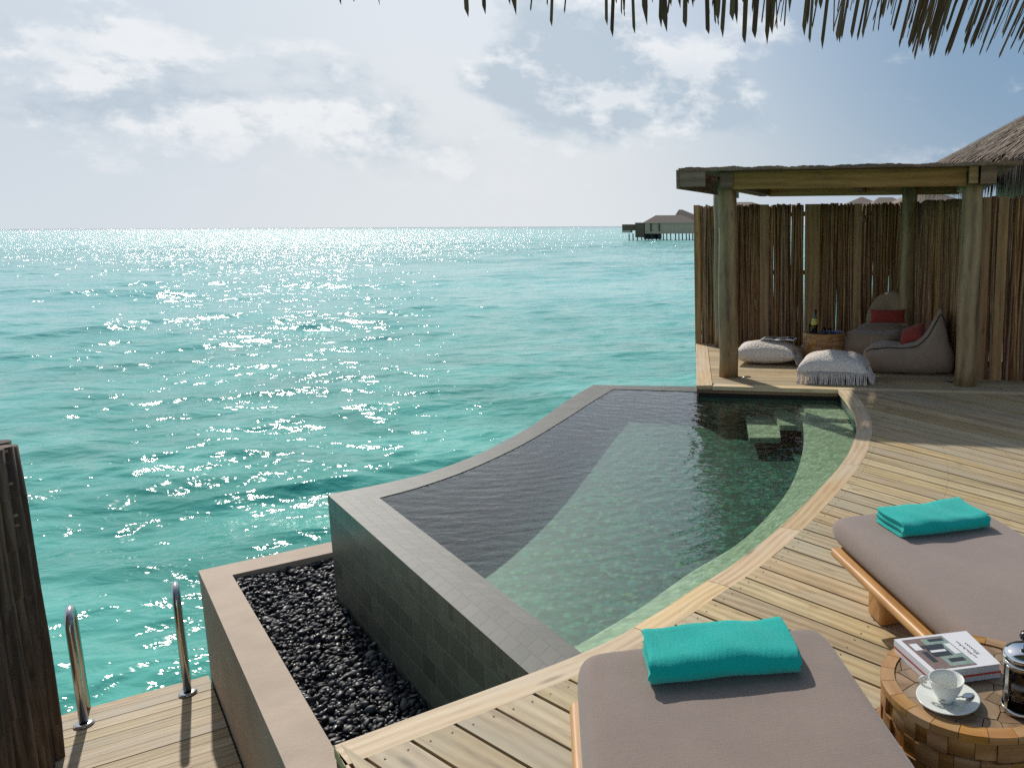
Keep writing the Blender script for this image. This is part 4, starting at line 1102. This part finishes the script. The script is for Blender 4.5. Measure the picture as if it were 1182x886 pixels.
# ------------------------------------------------------------ lounge corner under the gazebo
def softball(fn, nu, nv, name, mat, parent):
    mb = MB(); P = [[fn(i/(nu-1), j/nv) for j in range(nv)] for i in range(nu)]
    mb.grid(P, closeu=True); mb.face(list(range(nv))[::-1], [(0, 0)]*nv, 0, True); mb.face([(nu-1)*nv+j for j in range(nv)], [(0, 0)]*nv, 0, True); return mb.build(name, mat, parent)
def floor_pillow(label, c, ang, sx, sy, h, seed, fringe_sides):
    rt = thing('floor_pillow', label, 'floor pillow', 'white knitted floor pillows', (c[0], c[1], 0), ang); r2 = random.Random(seed); ph = [r2.uniform(0, 6.28) for _ in range(6)]
    mb = MB(); N = 34; 
    for side in (1, -1):
        P = []
        for i in range(N+1):
            row = []
            for j in range(N+1):
                u, v = 2*i/N-1, 2*j/N-1
                pin = 1-.07*(1-u*u)*abs(v)**3*0-.0; x = u*sx/2*(1-.10*(1-v*v)*0+.0-.08*(1-abs(v))**0*0); y = v*sy/2
                edge = max(0, (1-u**6)*(1-v**6)); x *= (1-.09*(1-abs(v)**2)*abs(u)**4); y *= (1-.09*(1-abs(u)**2)*abs(v)**4)
                t = ((1-u*u)*(1-v*v))**.38
                z = h*(.36+side*(.5*t if side > 0 else .36*t))+(.012*math.sin(u*5+ph[0])*math.sin(v*4+ph[1])*t if side > 0 else 0)
                if side < 0: z = max(z, .0)
                row.append((x, y, z))
            P.append(row)
        if side < 0: P = P[::-1]
        mb.grid(P, tint=.3)
    mb.build('knitted_cover', M['white_knit'], rt)
    mb = MB()
    for sd_, k in ((s, k) for s in fringe_sides for k in range(75)):
        t = (k+.5)/75*2-1+r2.uniform(-.01, .01); ex_ = sx/2 if sd_ in ('l', 'r') else sy/2
        if sd_ == 'f': p0 = np.array([t*sx/2*.97, -sy/2*.93, h*.36]); d = np.array([r2.uniform(-.25, .25), -1])
        if sd_ == 'r': p0 = np.array([sx/2*.93, t*sy/2*.97, h*.36]); d = np.array([1, r2.uniform(-.25, .25)])
        if sd_ == 'l': p0 = np.array([-sx/2*.93, t*sy/2*.97, h*.36]); d = np.array([-1, r2.uniform(-.25, .25)])
        L = r2.uniform(.05, .085)
        mb.tube([p0, p0+np.array([d[0]*.025, d[1]*.025, -h*.12]), [p0[0]+d[0]*L*.6, p0[1]+d[1]*L*.6, .035], [p0[0]+d[0]*L, p0[1]+d[1]*L, .006]], [.003, .004, .004, .005], 5)
    mb.build('fringe', M['white_knit'], rt); return rt
floor_pillow('white knitted floor pillow at the back left, with an open magazine lying on it', (.36, 9.42), R(-10), .74, .58, .31, 2, ('r',))
floor_pillow('white knitted floor pillow in front with a long fringe towards the pool', (1.03, 8.36), R(-12), .74, .58, .35, 6, ('f', 'r'))
# open magazine
rt = thing('open_magazine', 'open magazine with dark photo pages on the back left floor pillow', 'magazine', loc=(.50, 9.42, .275), rz=R(-14))
mb = MB(); P = []
for i in range(13):
    x = -.2+.4*i/12; P.append([(x, y, .012*abs(math.sin(abs(x)*15.7))+.004) for y in (-.13, .13)])
mb.grid(P, tint=.1); Pb = [[(a[0], a[1], a[2]-.004) for a in row] for row in P][::-1]; mb.grid(Pb); mb.build('pages', M['paper'], rt)
for xs, ys in (((-.18, -.03), (-.1, .1)), ((.03, .10), (-.11, .02)), ((.11, .18), (-.02, .1))):
    mb = MB(); P = []
    for i in range(7):
        x = xs[0]+(xs[1]-xs[0])*i/6; P.append([(x, y, .012*abs(math.sin(abs(x)*15.7))+.0055) for y in ys])
    mb.grid(P); mb.build('printed_photo', M['darkink'], rt)
# small block table
TB = (1.055, 9.62)
block_table('small round wooden block table in the gazebo corner, holding bottle and blue cloth', TB, .255, .33, 9)
rt = thing('ice_bucket', 'small glass ice bucket on the gazebo table', 'bucket', loc=(TB[0]-.13, TB[1]-.03, .3275))
mb = MB(); mb.lathe([(.0, .003), (.045, .003), (.058, .10), (.061, .102), (.056, .10), (.044, .008)], seg=28); mb.build('bowl', M['glass'], rt)
rt = thing('wine_bottle', 'green wine bottle with yellow label standing in the ice bucket', 'bottle', loc=(TB[0]-.128, TB[1]-.028, .3325)); rt.rotation_euler = (R(0), R(5), 0)
mb = MB(); mb.lathe([(.0, .0), (.034, .0), (.037, .006), (.037, .14), (.032, .165), (.016, .195), (.0135, .24), (.0, .24)], seg=28); mb.build('bottle_body', M['bottle'], rt)
mb = MB(); mb.lathe([(.0375, .06), (.0375, .135), (.0325, .168)], seg=28); mb.build('label', M['label'], rt)
mb = MB(); mb.lathe([(.0145, .205), (.0145, .275), (.0, .277)], seg=20); mb.build('foil_cap', M['blackplastic'], rt)
rt = thing('folded_cloth', 'bright blue folded cloth on the gazebo table beside the bottle', 'cloth', loc=(TB[0]+.09, TB[1]-.04, .329), rz=R(-12))
mb = MB(); P = []
for i in range(15):
    P.append([(-.13+.26*i/14, -.08+.16*j/9, .008+.012*abs(math.sin(i*.9+j*.6))) for j in range(10)])
mb.grid(P); mb.grid([[(a[0], a[1], .001) for a in r_] for r_ in P][::-1]); mb.build('cloth_layer', M['bluecloth'], rt)
mbx = [(-.04, -.09), (.02, -.10)]
for gx, gy, lab in ((-.015, -.12, 'small clear drinking glass near the bottle on the gazebo table'), (.05, -.14, 'small clear drinking glass near the blue cloth on the gazebo table')):
    rt = thing('drinking_glass', lab, 'glass', 'glasses on the gazebo table', (TB[0]+gx, TB[1]+gy, .3275)); mb = MB(); mb.lathe([(.0, .002), (.022, .002), (.028, .07), (.026, .07), (.021, .006)], seg=20); mb.build('tumbler', M['glass'], rt)

def beanbag(label, c, ang, Wd, L, h_seat, peak, seed, tip, lean=.1):
    """local frame: x runs from the open front to the back, y across"""
    rt = thing('beanbag_chair', label, 'beanbag', 'beanbag chairs under the gazebo', (c[0], c[1], 0), ang)
    r2 = random.Random(seed); ph = [r2.uniform(0, 6.28) for _ in range(8)]
    def topz(s):
        xs = [0, .06, .25, .45, .58, .70, .80, .87, .93, 1.0]; zs = [.62, .9, 1.0, .96, 1.02, 1.22, 1.6, 1.95, 1.55, .55]
        v = np.interp(s, xs, zs); return v
    def prof(s):
        z = topz(s)
        if z > 1: z = 1+(z-1)/.95*(peak/h_seat-1)
        return z*h_seat
    def fn(u, v):
        s = u; a = 2*math.pi*v; top = sum(prof(min(1, max(0, s+d)))*w for d, w in ((-.03, .25), (0, .5), (.03, .25)))
        e = .5; c_, s_ = math.cos(a), math.sin(a)
        hw = Wd/2*(1-.5*abs(2*s-1)**7); zc = top/2
        y = hw*math.copysign(abs(c_)**e, c_); z = zc+zc*math.copysign(abs(s_)**(.62), s_)
        if z > h_seat*.9:
            over = (z-h_seat*.9)/max(1e-3, peak-h_seat*.9); k = max(0, 1-over)
            y *= (k**.8*(1-tip)+tip*math.sqrt(max(0, 1-over**2))) if s > .5 else 1
        if s < .62 and s_ > .3: z -= .03*(1-(y/hw)**2)*math.sin(math.pi*min(1, s/.62))
        x = (s-.5)*L-.02+lean*max(0, z-h_seat)*-.2
        ez = max(0, 1-abs(2*s-1)**8)
        w = .008*math.sin(s*14+a*3+ph[0])+.006*math.sin(a*7+s*9+ph[1])+.005*math.sin(z*30+s*21+ph[2])
        y *= 1+w*1.3; 
        bul = math.sin(math.pi*min(1, z/max(.05, h_seat)))*.03 if z < h_seat else 0
        x += (bul if s > .5 else -bul)*(abs(2*s-1)**4); y += math.copysign(bul, y)*.7
        return (x, y, max(0, z+w*.5*ez))
    softball(fn, 46, 44, 'beanbag_body', M['bag'], rt)
    for sgn in ((1, -1) if tip < .5 else ()):
        pts = []
        for i in range(40):
            s = .03+.94*i/39; vv = (.125 if sgn > 0 else .375); 
            p = fn(s, vv); q2 = fn(s, vv+.001)
            pts.append((p[0], p[1]*1.0+.004*sgn, p[2]+.006))
        mb = MB(); mb.tube(pts, .0055, 6); mb.build('piping', M['bagdark'], rt)
    return rt
bb = beanbag('taupe beanbag lounger with rounded back at the rear of the gazebo corner', (1.78, 9.84), R(62), .74, 1.05, .37, .43, 3, 1.0)
mb = MB(); P = []
for i in range(15):
    t = -1+2*i/14; row = []
    for j in range(36):
        a = 2*math.pi*j/36; k = (1-abs(t)**2.4)**.42+.001; row.append((.34+.085*t+.10*max(0, math.sin(a)), .31*k*math.cos(a), .40+(.37*k*math.sin(a) if math.sin(a) > 0 else .2*k*math.sin(a))+.006*math.sin(a*9+t*2)))
    P.append(row)
mb.grid(P, closeu=True); mb.build('backrest', M['bag'], bb)
beanbag('taupe beanbag lounger with pointed peak beside the right gazebo post', (1.93, 8.83), R(-12), .62, .92, .33, .75, 8, .1)
def small_cushion(label, c, ang, sx, sy, th, rx, ry, seed):
    rt = thing('scatter_cushion', label, 'cushion', 'red cushions', c, ang); rt.rotation_euler = (rx, ry, ang)
    mb = MB(); N = 20
    for side in (1, -1):
        P = []
        for i in range(N+1):
            row = []
            for j in range(N+1):
                u, v = 2*i/N-1, 2*j/N-1; t = ((1-u*u)*(1-v*v))**.42
                row.append((u*sx/2*(1-.06*(1-v*v)*abs(u)), v*sy/2*(1-.08*(1-u*u)*abs(v)), side*th/2*t))
            P.append(row)
        mb.grid(P if side > 0 else P[::-1])
    mb.build('cushion_cover', M['red'], rt)
small_cushion('flat red rectangular cushion against the rounded back beanbag', (1.82, 9.62, .52), R(-6), .42, .17, .10, R(72), 0, 1)
small_cushion('red cushion in the seat of the pointed beanbag', (1.96, 8.90, .40), R(-30), .28, .26, .12, R(35), R(-20), 2)
# small deck light discs
for x, y, lab in ((1.0, 0, ''),):
    p = un(1095, 441, 0); rt = thing('deck_light', 'small flat steel deck light left of the right gazebo post', 'deck light', loc=(p[0], p[1], .001)); mb = MB(); mb.lathe([(.0, .006), (.035, .006), (.045, .004), (.047, 0)], seg=24); mb.build('steel_ring', M['steel'], rt)
    p = un(862, 435, 0); rt = thing('deck_light', 'small flat steel deck light right of the left gazebo post', 'deck light', loc=(p[0], p[1], .001)); mb = MB(); mb.lathe([(.0, .006), (.035, .006), (.045, .004), (.047, 0)], seg=24); mb.build('steel_ring', M['steel'], rt)

# ------------------------------------------------------------ thatched roof at the right
rt = thing('thatched_villa', 'villa with a shaggy palm thatch roof behind the fence at the right', 'villa')
AX = np.array([5.75, 11.2]); RE = 2.85; EZ = 2.42; AZ_ = 3.95
mb = MB(); mb.lathe([(RE*.93, EZ+.02), (RE*.5, (EZ+AZ_)/2), (.05, AZ_-.05)], (AX[0], AX[1], 0), 48); mb.lathe([(RE*.9, EZ), (.1, EZ+.3)], (AX[0], AX[1], 0), 48); mb.build('roof_core', M['thatch'], rt)
mb = MB(); r2 = random.Random(4)
for k in range(15000):
    a = r2.uniform(R(150), R(290)); f = r2.random()**.7 if k < 11000 else r2.uniform(.93, 1.02); f0 = f; rr_ = RE*f0+.02
    z = AZ_-(AZ_-EZ)*f0; L = r2.uniform(.25, .5); ds = (AZ_-EZ)/RE
    last = f > .86; da = r2.gauss(0, .10)
    u = np.array([math.cos(a), math.sin(a)]); tn = np.array([-u[1], u[0]])
    lift = r2.uniform(.02, .10)
    p0 = np.array([*(AX+u*rr_), z+lift]); hd = u+tn*da
    p1 = p0+np.array([hd[0]*L*.6, hd[1]*L*.6, -ds*L*.6]); drop = L*.4*(2.2 if last else 1.)
    out = 1 if not last else .35
    p2 = p1+np.array([hd[0]*L*.3*out, hd[1]*L*.3*out, -ds*L*.35-(drop if last else .01)])
    w = r2.uniform(.008, .022); wt = np.array([tn[0]*w, tn[1]*w, 0]); ti = r2.random()
    kk = mb.addv([p0-wt/2, p0+wt/2, p1-wt/2, p1+wt/2, p2]); mb.face([kk, kk+1, kk+3, kk+2], [(0, 0)]*4, ti); mb.face([kk+2, kk+3, kk+4], [(0, 0)]*3, ti)
mb.build('thatch', M['thatch'], rt)
mb = MB(); mb.lathe([(2.1, -.1), (2.1, EZ+.1)], (AX[0], AX[1], 0), 40); mb.build('wall', M['farwall'], rt)

# ------------------------------------------------------------ far villas
def villa(label, Y, px0, px1, parts):
    rt = thing('overwater_villa', label, 'villa', 'distant villas on stilts', loc=(*unY((px0+px1)/2, 262, Y)[:2], SEA))
    o = np.array(rt.location)
    for kind, a in parts:
        mb = MB()
        if kind == 'roof':
            xa, xb, ye, ra, rb, yr, dep, yo = a      # eave x span, eave px row, ridge x span, ridge px row, depth m
            E0, E1 = unY(xa, ye, Y+yo), unY(xb, ye, Y+yo); R0_, R1_ = unY(ra, yr, Y+yo), unY(rb, yr, Y+yo); ze = E0[2]; zr = R0_[2]
            V = [(E0[0], Y+yo, ze), (E1[0], Y+yo, ze), (E1[0], Y+yo+dep, ze), (E0[0], Y+yo+dep, ze), (R0_[0], Y+yo+dep/2, zr), (R1_[0], Y+yo+dep/2, zr)]
            k = mb.addv(np.array(V)-o)
            for f in ((0, 1, 5, 4), (2, 3, 4, 5), (1, 2, 5), (3, 0, 4), (3, 2, 1, 0)): mb.face([k+i for i in f], [(0, 0)]*len(f))
            mb.build('roof', M['farroof'], rt)
        else:
            xa, xb, yt, yb, dep, mat, nm, yo = a; Pa, Pb = unY(xa, yt, Y+yo), unY(xb, yb, Y+yo)
            mb.box(((Pa[0]+Pb[0])/2-o[0], Y+yo+dep/2-o[1], (Pa[2]+Pb[2])/2-o[2]), (abs(Pb[0]-Pa[0]), dep, abs(Pa[2]-Pb[2]))); mb.build(nm, M[mat], rt)
    return rt
st = [('box', (x, x+1.3, 269.5, 281, .5, 'fardark', 'stilt', 1+(i % 3)*2)) for i, x in enumerate((761, 765, 769, 773.5, 779, 783, 787, 791.5, 795, 799, 803, 748, 752, 757, 725.5, 730, 735, 740, 744))]
villa('villa on stilts standing alone on the sea left of the fence', 224, 717, 820,
      [('roof', (774, 822, 256.5, 782, 786, 241.5, 11, 5)), ('roof', (741, 806, 257.5, 755, 786, 248.3, 9, 0)), ('box', (744, 812, 257, 269.5, 7, 'farwall', 'wall', 1)),
       ('box', (750.5, 752.2, 258, 267, .3, 'fardark', 'window', .6)), ('box', (760, 761.5, 258, 267, .3, 'fardark', 'window', .6)),
       ('box', (733, 743.5, 257, 274, 4, 'farwood', 'screen_tower', .5)), ('box', (718, 733, 259, 266, 5, 'farwood', 'deck_screen', 1.2)), ('box', (718, 728, 266, 268.6, 4, 'farwall', 'deck_edge', 1)),
       ('box', (743, 762, 269.5, 276, 5, 'fardark', 'underdeck', 3))]+st)
villa('brown hip roof of a villa seen over the fence, leftmost behind the gazebo', 190, 840, 885, [('roof', (838, 884, 238, 852, 868, 232.6, 9, 0)), ('box', (842, 880, 238, 250, 7, 'farwall', 'wall', .8)), ('box', (845, 878, 250, 285, 2, 'fardark', 'stilt', 2))])
villa('brown pointed roof of a villa over the fence, left of the back right gazebo post', 130, 975, 1030, [('roof', (972, 1022, 238, 998, 1001, 226.5, 8, 0)), ('box', (976, 1018, 238, 256, 6, 'farwall', 'wall', .8)), ('box', (980, 1016, 256, 295, 2, 'fardark', 'stilt', 2))])
villa('brown ridged roof of a villa over the fence, directly behind the back right gazebo post', 120, 1005, 1075, [('roof', (1004, 1052, 238, 1020, 1036, 226.8, 8, 6)), ('box', (1008, 1048, 238, 258, 6, 'farwall', 'wall', 6.8)), ('box', (1010, 1046, 258, 298, 2, 'fardark', 'stilt', 8))])
villa('pinkish brown villa roof over the fence, between the two right gazebo posts', 105, 1050, 1120, [('roof', (1036, 1119, 234.5, 1058, 1093, 221.5, 8, 0)), ('box', (1042, 1112, 234, 262, 6, 'farwall', 'wall', .8)), ('box', (1044, 1110, 262, 305, 2, 'fardark', 'stilt', 2))])

# ------------------------------------------------------------ thatched eave overhead
rt = thing('thatched_eave', 'palm thatch eave overhead with brown leaf blades hanging into view', 'eave')
tips = [(392, 6), (407, 2), (437, 6), (539, 20), (559, 17), (587, 6), (594, 18), (636, 31), (700, 30), (706, 43), (732, 40), (745, 30), (752, 4), (762, 33), (768, 38), (793, 5), (800, 3), (817, 40), (833, 44), (824, 14), (858, 50), (859, 52), (870, 45), (885, 47), (890, 40), (884, 52), (910, 15), (927, 42), (934, 50), (948, 58), (965, 48), (971, 45), (968, 50), (982, 45), (989, 48), (995, 45), (1015, 23), (1037, 56), (1048, 56), (1063, 60), (1074, 65), (1077, 65), (1095, 62), (1093, 65)]
r2 = random.Random(11)
for k in range(58): x = 1030+156*r2.random()**.8; tips.append((x, r2.uniform(28, 70)))
for k in range(14): tips.append((r2.uniform(780, 1050), r2.uniform(2, 34)))
for k in range(16): x = r2.uniform(1190, 1500); tips.append((x, r2.uniform(40, 70)))
wisps = set(range(len(tips), len(tips)+90))
for k in range(90): x = 560+630*r2.random()**.55; tips.append((x, r2.uniform(4, 24+34*max(0, (x-700)/480))))
mb = MB()
for it, (x, y) in enumerate(tips):
    Y = 2.0+r2.uniform(-.12, .12); tip = unY(x, y, Y); g = min(1, max(0, (x-800)/380)); lean = .02+.42*g**1.5+r2.uniform(-.04, .05)*(3 if it in wisps else 1); L = .42+r2.uniform(0, .2)
    w = (.0125*(1-g)+.0045*g)*r2.uniform(.6, 1.15)*(.35 if it in wisps else 1); kink = w*r2.uniform(.7, 1.7)*1.6
    top = tip+np.array([lean*L, r2.uniform(-.05, .05), L]); ti = r2.random()
    ax_ = (top-tip)/np.linalg.norm(top-tip); tw = r2.uniform(-.6, .6); wv = np.array([math.cos(tw), math.sin(tw), 0]); wv -= ax_*(wv@ax_)
    s0 = tip+ax_*kink*1.1
    th_ = np.array([0, .0012, 0])
    pts = [tip+wv*w*.3, s0-wv*w*.5, s0+wv*w*.5, top-wv*w*.55, top+wv*w*.55]
    kk = mb.addv(pts+[p+th_ for p in pts])
    mb.face([kk, kk+2, kk+1], [(0, 0)]*3, ti); mb.face([kk+1, kk+2, kk+4, kk+3], [(0, 0)]*4, ti)
    mb.face([kk+5, kk+6, kk+7], [(0, 0)]*3, ti); mb.face([kk+6, kk+8, kk+9, kk+7], [(0, 0)]*4, ti)
    for a, b in ((0, 1), (1, 3), (2, 0), (4, 2)): mb.face([kk+a, kk+b, kk+b+5, kk+a+5], [(0, 0)]*4, ti)
mb.build('leaf_blades', M['blade'], rt)
mb = MB()
Vr = [(-1.6, 2.15, 2.55), (2.8, 2.15, 2.42), (2.8, -2.5, 3.9), (-1.6, -2.5, 4.0)]
k = mb.addv(Vr+[(x, y, z+.16) for x, y, z in Vr])
for f in ((3, 2, 1, 0), (4, 5, 6, 7), (0, 1, 5, 4), (1, 2, 6, 5), (2, 3, 7, 6), (3, 0, 4, 7)): mb.face([k+i for i in f], [(0, 0)]*4, .3)
mb.build('thatch_layer', M['thatch'], rt)
